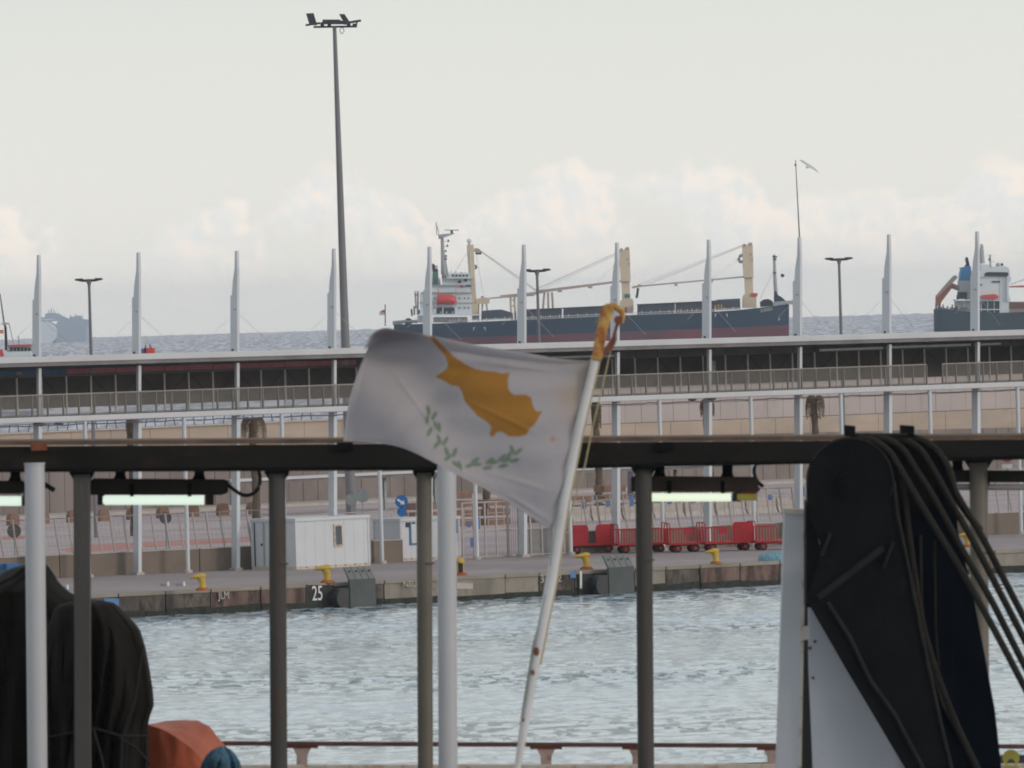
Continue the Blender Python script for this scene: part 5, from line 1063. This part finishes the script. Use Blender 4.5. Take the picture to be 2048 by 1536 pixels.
lamp(181, 456, 957, 990, 206, 408, 1000, 20, 'lit greenish strip lamp in a dark housing between the two left brown posts', 'fixture', 'tube', (240, 398), [(452, 966), (466, 978), (486, 990), (504, 988), (517, 974), (520, 955), (516, 936)])
lamp(-300, 52, 960, 988, -230, 42, 1002, 20, 'lit greenish strip lamp cut off at the left edge of the view', 'fixture', 'tube', (30, -160), None)
MB().tube([W(84, 966, YN + .5), W(100, 975, YN + .5), W(109, 981, YN + .5)], 5 * sn, 8).build('cable_end', M['cablebl'], bpy.data.objects['strip_lamp.001'])
lamp(1262, 1517, 952, 984, 1290, 1462, 994.5, 17, 'lit yellowish strip lamp in a rusty housing right of the brown post', 'fixturebr', 'tubewarm', (1319, 1455), [(1514, 924), (1508, 940), (1512, 958), (1520, 968), (1527, 973)])
MB().ppbox(1474, 988, 1514, 1001, YN + .44, YN + .56).build('lamp_end_cover', M['lug'], bpy.data.objects['strip_lamp.002'], bevel=.01)
MB().pp([(1480, 984), (1500, 984), (1520, 974), (1520, 981), (1508, 990), (1478, 990)], YN + .46, YN + .54).build('rusty_bracket', M['rust'], bpy.data.objects['strip_lamp.002'])
lamp(1880, 2200, 940, 965, 1905, 2190, 974, 13, 'unlit strip lamp crossing the tan post at the far right', 'fixture', 'fence', (1915, 2100), None)

# rail at the ship's side
YR = 92.0; sr = YR / FPX
rr = thing('ship_rail', 'rusty side rail on short flared posts along the bottom of the view', 'rail', W(1000, 1536, YR))
MB().bar(W(-300, 1480, YR), W(2500, 1491, YR), Vector((0, 0, -8.5 * sr)), Vector((0, .09, 0))).build('top_rail', M['railrust'], rr, bevel=.004)
for x in (604, 1092, 1276, 1546, 1780, 120):
    y = 1482 + x * .0042
    MB().ppbox(x - 32, y + 6.5, x + 32, y + 12, YR + .01, YR + .08).build('rail_bracket', M['rust'], rr)
    MB().pp([(x - 18, y + 12.2), (x + 18, y + 12.2), (x + 11, y + 26), (x + 9, 1640), (x - 9, 1640), (x - 11, y + 26)], YR + .015, YR + .07).build('rail_post', M['railpost'], rr)
MB().bar(W(-300, 1531, YR), W(2500, 1527, YR), Vector((0, 0, -.22)), Vector((0, .12, 0))).build('bulwark_cap', M['rustwhite'], rr, bevel=.01)
MB().bar(W(-300, 1579, YR), W(2500, 1575, YR), Vector((0, 0, -1.3)), Vector((0, .06, 0))).build('bulwark', M['plate'], rr)

# tarpaulined heap at the left
def drape(name, rows, Y, depth, m, label, cat, seed=0, fold=.03, k=150, fcount=9):
    rings = []; s_ = Y / FPX
    ys = [r[0] for r in rows]; yy = np.linspace(ys[0], ys[-1], 70)
    for y in yy:
        l = float(np.interp(y, ys, [r[1] for r in rows])); r = float(np.interp(y, ys, [r[2] for r in rows])); cx = (l + r) / 2; hw = max((r - l) / 2, 2)
        ring = []; t = (y - ys[0]) / (ys[-1] - ys[0])
        for j in range(k):
            a = 2 * math.pi * j / k; q_ = Vector((math.cos(a) * .5 * fcount + seed, math.sin(a) * .5 * fcount + t * 1.6, t * 2.2)); n_ = fold * (1.8 * noise.noise(q_ * .5) + 1.7 * (.35 - abs(noise.noise(q_ * .85 + Vector((t, 0, 0))))) + .25 * (.3 - abs(noise.noise(q_ * 2.2)))) * min(1, .25 + t * 3)
            p = W(cx, y, Y); dd = depth * min(1, (hw * s_) / (depth * .7 + .01))
            ring.append(p + Vector((hw * s_ * math.cos(a), dd * math.sin(a), 0)) * (1.0) + Vector((0, n_ * (1.0 if math.sin(a) < 0 else .5) * 3.5 * abs(math.sin(a)), 0)))
        rings.append(ring)
    return tag(MB().loft(rings).build(name, m, smooth=True), label, cat)
drape('tarpaulin', [(1128, 55, 90), (1136, 20, 99), (1150, -5, 108), (1165, -60, 116), (1185, -120, 134), (1205, -160, 168), (1260, -170, 190), (1400, -180, 205), (1640, -190, 214)], YN + 2.6, .8, M['tarp'], 'tall peaked heap under black tarpaulin at the far left', 'tarpaulin', 3, .05)
tp = drape('tarpaulin', [(1201, 150, 200), (1206, 120, 226), (1214, 110, 236), (1240, 100, 262), (1262, 90, 280), (1298, 85, 291), (1340, 80, 299), (1385, 80, 306), (1415, 80, 308), (1432, 82, 301), (1448, 84, 297), (1540, 84, 297), (1640, 80, 302)], YN + 1.0, .55, M['tarp'], 'rounded black tarpaulin bundle with lashings beside the orange cover', 'tarpaulin', 8, .045)
for P_ in ([(84, 1478), (140, 1466), (190, 1456), (240, 1472), (297, 1474)], [(262, 1440), (244, 1475), (240, 1560)], [(186, 1456), (202, 1510), (212, 1560)], [(240, 1476), (270, 1495), (300, 1530)], [(286, 1290), (270, 1400), (246, 1470)]):
    MB().tube([W(x, y, YN + .35) + Vector((0, .16 * ((x - 190) / 110) ** 2, 0)) for x, y in P_], 2.6 * sn, 6).build('lashing', M['tarpband'], tp, smooth=True)
def sheeted(name, curves, m, label, cat, amp):
    """cloth stretched over several edge curves, each [(px, py, depth)]"""
    n = 60; C = []
    for cv_ in curves:
        tt = np.linspace(0, 1, len(cv_)); C.append(np.stack([np.interp(np.linspace(0, 1, n), tt, [p[i] for p in cv_]) for i in range(3)], -1))
    vs = []; fs = []; rws = []
    for i in range(len(C) - 1):
        for k in range(14):
            rws.append(C[i] * (1 - k / 14) + C[i + 1] * (k / 14))
    rws.append(C[-1])
    for r in rws:
        for x, y, Y in r:
            p = W(x, y, Y); q = Vector((p.x * 3, p.z * 3, Y * 2)); p += Vector((0, amp * (noise.noise(q) + 1.2 * (.3 - abs(noise.noise(q * 2.3)))), amp * .5 * noise.noise(q * 1.7))); vs.append(p)
    for i in range(len(rws) - 1):
        for j in range(n - 1): a_ = i * n + j; fs.append((a_, a_ + 1, a_ + n + 1, a_ + n))
    o = MB().add(vs, fs).build(name, m, smooth=True); sm_ = o.modifiers.new('thickness', 'SOLIDIFY'); sm_.thickness = .004
    return tag(o, label, cat)
c_ = YN
sheeted('orange_cover', [[(285, 1640, c_ + 3), (300, 1600, c_ + 3.2), (400, 1600, c_ + 3.3), (500, 1640, c_ + 3)], [(288, 1470, c_ + 2.7), (300, 1449, c_ + 2.8), (330, 1442, c_ + 2.9), (395, 1440, c_ + 2.9), (420, 1455, c_ + 2.8), (450, 1490, c_ + 2.7), (475, 1520, c_ + 2.6), (488, 1560, c_ + 2.5)],
    [(286, 1478, c_ + 2.3), (296, 1450, c_ + 2.2), (318, 1456, c_ + 2.05), (352, 1474, c_ + 1.95), (388, 1500, c_ + 1.9), (412, 1530, c_ + 1.9), (425, 1560, c_ + 1.9), (440, 1600, c_ + 1.9)], [(286, 1640, c_ + 2.1), (330, 1640, c_ + 1.75), (400, 1640, c_ + 1.7), (440, 1640, c_ + 1.85)]], M['orange'], 'domed orange cover with a pale top fold beside the black tarpaulin', 'cover', .03)
drape('blue_cloth', [(1493, 438, 450), (1500, 422, 462), (1510, 412, 472), (1524, 404, 480), (1540, 398, 484), (1640, 390, 500)], YN + 1.1, .22, M['bluerag'], 'crumpled blue cloth in front of the orange cover at the bottom', 'cloth', 9, .035, 72, 5)

# crane head at the right
YK = 78.0; sk = YK / FPX
ck = thing('crane_head', 'massive black crane head with round cheek plates and wire ropes at the right', 'crane', W(1800, 1640, YK))
def kp(name, poly, a_, b_, m='black', par=ck, bevel=.008): return MB().pp(poly, YK + a_, YK + b_).build(name, M[m], par, bevel=bevel)
def arc(cx, cy, r, a0, a1, n=16): return [(cx + r * math.cos(math.radians(a0 + (a1 - a0) * i / n)), cy - r * math.sin(math.radians(a0 + (a1 - a0) * i / n))) for i in range(n + 1)]
front = arc(1700, 962, 88, 0, 180) + [(1613, 1000), (1619, 1040), (1640, 1085), (1640, 1110), (1612, 1205), (1622, 1216), (1690, 1335), (1815, 1545), (1870, 1640), (1930, 1640), (1905, 1545), (1868, 1400), (1830, 1215), (1803, 1060)]
kp('front_cheek', front, 0, .035)
kp('side_web', [(1612, 1000), (1640, 1090), (1640, 1215), (1612, 1215)], .04, .6)
back = arc(1822, 965, 88, 0, 180) + [(1720, 1200), (1800, 1400), (1850, 1640), (2020, 1640), (2003, 1536), (1990, 1420), (1968, 1300), (1945, 1185), (1916, 1060)]
kp('back_cheek', back, .62, .66, 'blackblue')
kp('inner_web', [(1790, 1060), (1835, 1070), (1840, 1320), (1875, 1330), (1900, 1350), (1905, 1300), (1935, 1640), (1850, 1640), (1800, 1300)], .3, .34, 'blackblue')
kp('inner_web', [(1640, 1120), (1800, 1100), (1830, 1330), (1700, 1330)], .36, .6, 'black')
# ribs, flat bars and pins on the cheek
def kt(name, pts, r, y=-.012, m='ribsteel', par=ck): return MB().tube([W(x, y_, YK + y) for x, y_ in pts], r * sk, 8).build(name, M[m], par, smooth=True)
kp('flat_bar', [(1640, 1202), (1632, 1190), (1762, 1090), (1770, 1102)], -.045, -.003, 'ribsteel')
kp('stiffener', [(1764, 1136), (1770, 1138), (1790, 1085), (1784, 1082)], -.05, -.003, 'ribsteel')
kp('stiffener', [(1640, 1112), (1646, 1114), (1664, 1068), (1658, 1064)], -.05, -.003, 'ribsteel')
kt('edge_bead', [(1787, 962), (1795, 1030), (1822, 1160), (1848, 1290), (1880, 1440), (1905, 1545)], 4); kt('edge_bead', [(1655, 1205), (1700, 1275), (1740, 1360), (1790, 1430), (1850, 1545)], 5)
kt('edge_bead', [(1840, 1070), (1842, 1200), (1852, 1310), (1885, 1410), (1960, 1545)], 4, .28); kt('edge_bead', [(1868, 1080), (1870, 1250), (1880, 1380), (1925, 1470)], 4, .5)
MB().tube([W(1700, 968, YK - .06), W(1700, 968, YK) + VN(.1)], 24 * sk, 20).build('axle_boss', M['black'], ck, smooth=True); MB().tube([W(1700, 968, YK - .10), W(1700, 968, YK)], 13 * sk, 16).build('axle_pin', M['black'], ck, smooth=True)
MB().tube([W(x, y_, YK - .004) for x, y_ in arc(1700, 962, 86, -20, 185, 30)], 2.6 * sk, 6).build('rim_bead', M['rope'], ck, smooth=True)
for a in range(0, 360, 60): MB().tube([W(1700 + 38 * math.cos(math.radians(a)), 968 + 38 * math.sin(math.radians(a)), YK - .02), W(1700 + 38 * math.cos(math.radians(a)), 968 + 38 * math.sin(math.radians(a)), YK)], 4.5 * sk, 6).build('bolt', M['black'], ck)
kp('keeper_block', [(1689, 872), (1689, 850), (1711, 852), (1711, 874)], .0, .12); kp('keeper_block', [(1801, 872), (1801, 850), (1829, 852), (1829, 874)], .4, .6)
kt('keeper_bar', [(1700, 871), (1815, 871)], 5, .3)
# sheaves
for i in range(4):
    yo = .08 + i * .13; cx = 1712 + i * 27
    R_ = 84 * sk; c = W(cx, 962, YK); 
    MB().loft([[c + Vector((r * math.cos(a), yo + d, r * math.sin(a))) for a in [2 * math.pi * j / 40 for j in range(40)]] for r, d in ((R_ * .3, 0), (R_ * 1.02, 0), (R_ * .93, .03), (R_ * .93, .06), (R_ * 1.02, .09), (R_ * .3, .09))]).build('sheave', M['black'], ck, smooth=True)
# wire ropes over the sheaves
paths = [([(1716, 876), (1745, 880), (1775, 900), (1797, 932), (1822, 975), (1870, 1055), (1925, 1145), (1990, 1262), (2060, 1395), (2200, 1660)], .04),
         ([(1740, 873), (1775, 879), (1806, 900), (1832, 940), (1870, 1000), (1925, 1100), (1985, 1205), (2060, 1352), (2215, 1640)], .18),
         ([(1766, 873), (1803, 877), (1838, 897), (1864, 935), (1900, 1000), (1960, 1108), (2060, 1300), (2230, 1620)], .32),
         ([(1790, 873), (1828, 875), (1866, 893), (1893, 930), (1912, 985), (1965, 1075), (2060, 1258), (2250, 1610)], .46),
         ([(1722, 880), (1762, 892), (1790, 930), (1808, 990), (1822, 1100), (1850, 1270), (1905, 1430), (1965, 1560), (2000, 1660)], .10),
         ([(1812, 876), (1850, 888), (1882, 912), (1901, 945), (1916, 1000), (1962, 1062)], .52)]
for P_, yo in paths:
    P = [W(x, y, YK + yo) for x, y in P_]; Q = []
    for i in range(len(P) - 1):
        a0, a1, a2, a3 = P[max(i - 1, 0)], P[i], P[i + 1], P[min(i + 2, len(P) - 1)]
        for k in range(6):
            u = k / 6; Q.append(.5 * ((2 * a1) + (a2 - a0) * u + (2 * a0 - 5 * a1 + 4 * a2 - a3) * u * u + (3 * a1 - a0 - 3 * a2 + a3) * u ** 3))
    Q.append(P[-1]); MB().tube(Q, 7.2 * sk, 10).build('wire_rope', M['rope'], ck, smooth=True)
# white posts and plate of the crane's seat
t = thing('white_crane_post', 'flat white steel post with rusty top left of the black crane head', 'post', W(1582, 1640, YK + .9))
MB().pp([(1568, 1024), (1610, 1026), (1608, 1200), (1604, 1330), (1598, 1560), (1597, 1640), (1549, 1640), (1552, 1540), (1562, 1220)], YK + .8, YK + 1.0).build('column', M['postwhite'], t, bevel=.01)
MB().pp([(1567, 1017), (1612, 1019), (1612, 1029), (1567, 1027)], YK + .78, YK + 1.02).build('rusty_cap', M['rustwhite'], t); MB().pp([(1606, 1040), (1612, 1042), (1603, 1536), (1596, 1536)], YK + .79, YK + .83).build('rusty_edge', M['rustwhite'], t)
t = thing('white_bracket_plate', 'white triangular steel plate below the black crane head', 'plate', W(1700, 1640, YK + .9))
MB().pp([(1616, 1206), (1640, 1226), (1800, 1490), (1900, 1660), (1630, 1660), (1624, 1500), (1617, 1330)], YK + .7, YK + .76).build('plate', M['plate'], t, bevel=.006)
MB().pp([(1602, 1255), (1622, 1253), (1622, 1278), (1602, 1281)], YK + .72, YK + .95).build('bridge_piece', M['rustwhite'], t)
for x, y, r in ((1630, 1283, 3.5), (1620, 1296, 4), (1626, 1356, 3)): MB().tube([W(x, y, YK + .694), W(x, y, YK + .7)], r * sk, 10).build('rust_spot', M['rust'], t)
t = tag(MB().pp([(1598, 1180), (1634, 1190), (1640, 1640), (1596, 1640), (1596, 1400)], YK + 1.3, YK + 1.4).build('dark_web', M['postdark']), 'dark brown steel web between the white post and the white plate', 'plate')
lg = thing('lifting_lug', 'yellow lifting lug with a round hole at the bottom right corner', 'lug', W(2022, 1560, YN)); P = arc(2022, 1517, 15, -10, 190, 14) + [(2000, 1560), (2050, 1560)]
mb = MB(); o_ = arc(2022, 1516, 17, 0, 360, 24)[:-1]; i_ = arc(2022, 1526, 8, 0, 360, 24)[:-1]
ring = [[W(x, y, YN - 4.6) for x, y in o_], [W(x, y, YN - 4.6) for x, y in i_], [W(x, y, YN - 4.55) for x, y in i_], [W(x, y, YN - 4.55) for x, y in o_]]
vs = [p for r in ring for p in r]; fs = []
for a_, b_ in ((0, 1), (1, 2), (2, 3), (3, 0)):
    for j in range(24): fs.append((a_ * 24 + j, a_ * 24 + (j + 1) % 24, b_ * 24 + (j + 1) % 24, b_ * 24 + j))
mb.add(vs, fs).build('eye', M['lug'], lg); MB().pp([(2006, 1532), (2038, 1532), (2048, 1600), (2000, 1600)], YN - 4.6, YN - 4.55).build('lug_foot', M['lug'], lg)

# ---------------------------------------------------------------- flag staff and flag
YF = 70.0; sf = YF / FPX
fpst = thing('flag_pole', 'slanted white flag pole with rust spots and a yellow rusty head bracket', 'flag pole', W(1010, 1640, YF))
PP = [(1006, 1640, 11), (1035, 1536, 14), (1070, 1330, 19), (1104, 1152, 22), (1128, 1000, 21), (1152, 880, 20), (1176, 780, 18), (1192, 712, 17)]
MB().tube([W(x, y, YF) for x, y, w_ in PP], [w_ / 2 * sf for _, _, w_ in PP], 18).build('pole', M['polemat'], fpst, smooth=True)
MB().tube([W(x + w_ * .5 + 1, y, YF - .0) for x, y, w_ in PP[2:]], 2.6 * sf, 6).build('yellow_halyard', M['line'], fpst, smooth=True)
MB().tube([W(x, y, YF + .02) for x, y in ((1221, 700), (1208, 760), (1184, 860), (1170, 930), (1120, 1100), (1066, 1290), (1045, 1420), (1030, 1536), (1012, 1640))], 1.5 * sf, 5).build('halyard', M['line'], fpst, smooth=True)
MB().tube([W(x, y, YF - .03) for x, y in ((1172, 800), (1150, 880), (1120, 1000), (1105, 1060), (1100, 1150), (1066, 1300), (1045, 1440))], 1.6 * sf, 5).build('halyard', M['signback'], fpst, smooth=True)
br = MB().pp([(1183, 720), (1186, 700), (1194, 655), (1203, 618), (1207, 610), (1216, 607), (1226, 611), (1229, 622), (1222, 640), (1214, 665), (1208, 700), (1203, 722)], YF - .05, YF + .05).build('head_bracket', M['bracket'], fpst, bevel=.012)
MB().tube([W(x, y, YF) for x, y in ((1216, 612), (1228, 612), (1240, 620), (1246, 632), (1243, 646))], [6 * sf, 7 * sf, 7 * sf, 6 * sf, 4 * sf], 10).build('hook_arm', M['bracket'], br, smooth=True)
MB().tube([W(1237, 640, YF - .03), W(1237, 640, YF + .03)], 9 * sf, 14).build('pulley_wheel', M['rust'], fpst, smooth=True)
MB().tube([W(x, y, YF) for x, y in ((1236, 646), (1230, 664), (1228, 680), (1222, 696))], [4 * sf, 3 * sf, 5 * sf, 4 * sf], 8).build('shackle', M['rust'], fpst, smooth=True)
MB().pp([(1213, 690), (1230, 666), (1232, 686), (1224, 700), (1208, 712), (1200, 720)], YF - .02, YF + .02).build('swivel_hook', M['rust'], fpst, bevel=.006)
for x, y, r in ((1073, 1303, 7), (1066, 1345, 4.5), (1046, 1440, 3)): MB().ball(W(x, y, YF - .045), (r * sf * .8, .012, r * sf * 1.3), 10, 6).build('rust_spot', M['rust'], fpst, smooth=True)

def zz_(X, Y_): return (680 + X * .29943, 600 + Y_ * .29943)
isl = [zz_(*p) for p in ((575, 205), (620, 238), (655, 275), (690, 310), (760, 378), (840, 430), (900, 460), (960, 474), (1030, 478), (1080, 490), (1134, 486), (1120, 535), (1124, 590), (1140, 618), (1165, 634), (1240, 632), (1276, 650), (1290, 715), (1312, 745), (1354, 741), (1330, 780), (1300, 832), (1265, 860), (1245, 900), (1200, 912), (1130, 912), (1100, 892), (1070, 876), (1045, 884), (1022, 914), (998, 902), (1012, 850), (985, 815), (920, 775), (870, 720), (830, 670), (815, 612), (790, 576), (745, 570), (700, 542), (636, 514), (712, 460), (722, 425), (700, 370), (640, 300), (585, 235), (535, 205), (530, 186))]
leaves = [(590, 738, 100), (583, 795, 80), (628, 775, 60), (598, 880, 60), (638, 838, 110), (662, 852, 95), (648, 965, 50), (662, 930, 110), (704, 942, 60), (712, 1012, 110), (722, 1052, 40), (766, 1018, 70), (775, 1098, 140), (800, 1105, 110), (868, 1105, 20), (902, 1072, 30), (915, 1098, 5), (985, 1122, 10), (1000, 1075, 35), (1024, 1085, 15), (1090, 1108, 15), (1082, 1055, 45), (1130, 1035, 55), (1112, 1068, 20), (1165, 1072, 15), (1190, 1012, 40), (1150, 1000, 110)]
def inside(x, y, poly):
    c = np.zeros(x.shape, bool); n = len(poly); j = n - 1
    for i in range(n):
        xi, yi = poly[i]; xj, yj = poly[j]
        with np.errstate(divide='ignore', invalid='ignore'):
            c ^= ((yi > y) != (yj > y)) & (x < (xj - xi) * (y - yi) / (yj - yi + 1e-9) + xi)
        j = i
    return c
NU, NV, NS = 300, 190, 26
topc = [(738, 692), (748, 684), (775, 678), (815, 677), (848, 680), (868, 690), (890, 698), (930, 706), (1000, 716), (1070, 724), (1120, 729), (1160, 726), (1189, 722)]
botc = [(687, 882), (720, 884), (760, 886), (792, 891), (825, 903), (860, 921), (905, 945), (950, 968), (1000, 994), (1045, 1023), (1080, 1046), (1095, 1056), (1103, 1062)]
silc = [(728, 700), (742, 668), (768, 654), (800, 662), (838, 667), (860, 671), (890, 677), (940, 688), (1010, 700), (1070, 709), (1120, 718), (1160, 721), (1189, 721)]
cv = lambda C, u: np.stack([np.interp(u, np.linspace(0, 1, len(C)), [p[0] for p in C]), np.interp(u, np.linspace(0, 1, len(C)), [p[1] for p in C])], -1)
def smooth_cv(C, u):
    out = np.zeros((len(u), 2)); ws = 0
    for d in np.linspace(-.035, .035, 9): out += cv(C, np.clip(u + d * (1 - np.abs(2 * u - 1) ** 6), 0, 1))
    return out / 9
u = np.linspace(0, 1, NU); T, Bt, Sl = smooth_cv(topc, u), smooth_cv(botc, u), smooth_cv(silc, u)
rows = []; kinds = []
for k in range(NS):
    w_ = k / NS; rows.append(Sl * (1 - w_) + T * w_); kinds.append(np.full(NU, -(1 - w_)))
for k in range(NV + 1):
    v = k / NV; P = T * (1 - v) + Bt * v
    P[:, 0] += (-10 * math.sin(v * math.pi) * (1 - u) ** 3 + 3 * math.sin(v * math.pi) * u ** 4) * 1.0   # curve of the fly and the hoist
    rows.append(P); kinds.append(np.full(NU, v))
PX = np.stack(rows); V = np.stack(kinds); Ug = np.broadcast_to(u, V.shape)
vp = np.clip(V, 0, 1); fly = 1 - Ug
dep = .15 * fly * np.sin(1.1 * vp + 4.0 * Ug + 1.1) + .05 * np.sin(9 * Ug - 5 * vp) * (.3 + fly) + .012 * np.sin(34 * (Ug * .5 + vp * .8)) * Ug + .07 * np.exp(-((Ug - .62 + .42 * vp) / .05) ** 2) * (vp < 1) * .35
dep += .03 * np.exp(-((vp - .12 - .05 * np.sin(5 * Ug)) / .05) ** 2) * Ug * 1.2
top_fold = np.clip(-V, 0, 1); shape = np.interp(Ug, [0, .05, .3, .42, .6, 1], [.32, .48, .42, .15, .07, .0])
dep -= shape * np.sin(top_fold * 1.5)
dep -= .05 * np.clip(1 - Ug / .06, 0, 1) ** 2
YY = YF + dep
RF, RU, RR = np.array(F), np.array(UV), np.array(RV)
dirs = RF[None, None] * FPX + RR[None, None] * (PX[..., :1] - 1024) + RU[None, None] * (768 - PX[..., 1:])
pos = np.array(CAM)[None, None] + dirs * (YY / dirs[..., 1])[..., None]
ss = 3
ins = np.zeros(V.shape); lf = np.zeros(V.shape)
for dx in (-.7, 0, .7):
    for dy in (-.7, 0, .7): ins += inside(PX[..., 0] + dx, PX[..., 1] + dy, isl) / 9
for X_, Y_, ang in leaves:
    x0, y0 = zz_(X_, Y_); a = math.radians(-ang); dx = PX[..., 0] - x0; dy = PX[..., 1] - y0
    e = ((dx * math.cos(a) + dy * math.sin(a)) / 10.5) ** 2 + ((-dx * math.sin(a) + dy * math.cos(a)) / 4.0) ** 2; lf = np.maximum(lf, np.clip(1.5 - e, 0, 1))
lf *= (V >= 0)
colr = np.zeros(V.shape + (3,)); colr[:] = (.50, .465, .49)
def blob(x, y, rx, ry, c, s_):
    w_ = s_ * np.exp(-(((PX[..., 0] - x) / rx) ** 2 + ((PX[..., 1] - y) / ry) ** 2)); colr[:] = colr * (1 - w_[..., None]) + np.array(c) * w_[..., None]
for b_ in ((1140, 790, 32, 26, (.52, .40, .28), .6), (1168, 755, 22, 40, (.50, .40, .30), .55), (1106, 878, 5, 5, (.52, .26, .16), .8), (1150, 830, 28, 30, (.56, .44, .36), .45), (1010, 727, 5, 8, (.5, .38, .34), .6), (820, 806, 6, 5, (.5, .38, .33), .4), (790, 780, 90, 60, (.56, .50, .50), .5), (1120, 722, 70, 7, (.45, .38, .30), .5), (805, 668, 75, 10, (.27, .21, .20), .8), (760, 668, 30, 12, (.24, .2, .22), .6)): blob(*b_)  # cloth stains; last two paint brown and shade onto the folded underside
for (xa, ya, xb, yb, wd2, st2) in ((960, 940, 1110, 985, 2.2, .16), (1010, 985, 1098, 1040, 2.0, .12), (770, 720, 900, 900, 3.0, .06), (900, 715, 1130, 745, 3.5, .10), (930, 800, 1080, 870, 2.0, .10)):
    tt = np.clip(((PX[..., 0] - xa) * (xb - xa) + (PX[..., 1] - ya) * (yb - ya)) / ((xb - xa) ** 2 + (yb - ya) ** 2), 0, 1)
    dd = np.hypot(PX[..., 0] - xa - tt * (xb - xa), PX[..., 1] - ya - tt * (yb - ya)); dep -= .010 * np.exp(-(dd / 5.0) ** 2) * np.sin(np.pi * tt)
YY = YF + dep
dirs = RF[None, None] * FPX + RR[None, None] * (PX[..., :1] - 1024) + RU[None, None] * (768 - PX[..., 1:])
pos = np.array(CAM)[None, None] + dirs * (YY / dirs[..., 1])[..., None]
colr *= (1 - .16 * np.exp(-((Ug - .972) / .006) ** 2) - .12 * np.exp(-((V - .968) / .006) ** 2) * (V > 0) - .10 * np.exp(-((Ug - .02) / .01) ** 2))[..., None]
w_ = (ins * (V > -.95))[..., None]; colr = colr * (1 - w_) + np.array((.45, .225, .055)) * w_
colr = colr * (1 - lf[..., None] * .72) + np.array((.13, .23, .12)) * lf[..., None] * .72
h_, wd_ = V.shape; i = np.arange((h_ - 1) * (wd_ - 1)); r_, c_ = i // (wd_ - 1), i % (wd_ - 1); a = r_ * wd_ + c_
org = W(1103, 1062, YF); me = bpy.data.meshes.new('flag')
me.from_pydata((pos.reshape(-1, 3) - np.array(org)).tolist(), [], np.stack([a, a + wd_, a + wd_ + 1, a + 1], -1).tolist()); me.shade_smooth()
sh_ = me.attributes.new('sharp_edge', 'BOOLEAN', 'EDGE'); ev = np.empty(len(me.edges) * 2, np.int32); me.edges.foreach_get('vertices', ev); ev = ev.reshape(-1, 2)
sh_.data.foreach_set('value', ((ev[:, 0] // wd_ == NS) & (ev[:, 1] // wd_ == NS) & (ev.min(1) % wd_ < 130)))
ca = me.color_attributes.new('print', 'FLOAT_COLOR', 'POINT'); ca.data.foreach_set('color', np.concatenate([colr.reshape(-1, 3), np.ones((h_ * wd_, 1))], 1).astype(np.float32).ravel())
fl = bpy.data.objects.new('national_flag', me); COL.objects.link(fl); fl.location = org
tag(fl, 'worn white flag with copper island and green olive branches flying from the slanted pole', 'flag')
m = bpy.data.materials.new('flag_cloth'); m.use_nodes = True; t = m.node_tree; b = t.nodes['Principled BSDF']; b.inputs['Roughness'].default_value = .85; b.inputs['Specular IOR Level'].default_value = .15
at = t.nodes.new('ShaderNodeAttribute'); at.attribute_name = 'print'; t.links.new(at.outputs['Color'], b.inputs['Base Color'])
tr = t.nodes.new('ShaderNodeBsdfTranslucent'); t.links.new(at.outputs['Color'], tr.inputs[0]); mx = t.nodes.new('ShaderNodeMixShader'); mx.inputs[0].default_value = .38
t.links.new(b.outputs[0], mx.inputs[1]); t.links.new(tr.outputs[0], mx.inputs[2]); t.links.new(mx.outputs[0], t.nodes['Material Output'].inputs[0])
nz = t.nodes.new('ShaderNodeTexNoise'); nz.inputs['Scale'].default_value = 9; nz.inputs['Detail'].default_value = 5; tcx = t.nodes.new('ShaderNodeTexCoord'); t.links.new(tcx.outputs['Object'], nz.inputs['Vector'])
bp = t.nodes.new('ShaderNodeBump'); bp.inputs['Strength'].default_value = .35; bp.inputs['Distance'].default_value = .03; t.links.new(nz.outputs[0], bp.inputs['Height']); t.links.new(bp.outputs[0], b.inputs['Normal'])
me.materials.append(m)
sol = fl.modifiers.new('thickness', 'SOLIDIFY'); sol.thickness = .002

# ---------------------------------------------------------------- sea air
hzb = MB().hexa([Vector(p) for p in ((-2500, -300, -26), (2500, -300, -26), (2500, 16500, -26), (-2500, 16500, -26), (-2500, -300, 64), (2500, -300, 64), (2500, 16500, 64), (-2500, 16500, 64))]).build('haze', None, kind='stuff', origin=(0, 8000, -26))
m = bpy.data.materials.new('haze_air'); m.use_nodes = True; t = m.node_tree
for n in list(t.nodes): t.nodes.remove(n)
pv = t.nodes.new('ShaderNodeVolumePrincipled'); pv.inputs['Color'].default_value = (.88, .93, 1, 1); pv.inputs['Density'].default_value = HAZE; pv.inputs['Anisotropy'].default_value = .2
ou = t.nodes.new('ShaderNodeOutputMaterial'); t.links.new(pv.outputs[0], ou.inputs['Volume']); hzb.data.materials.append(m)
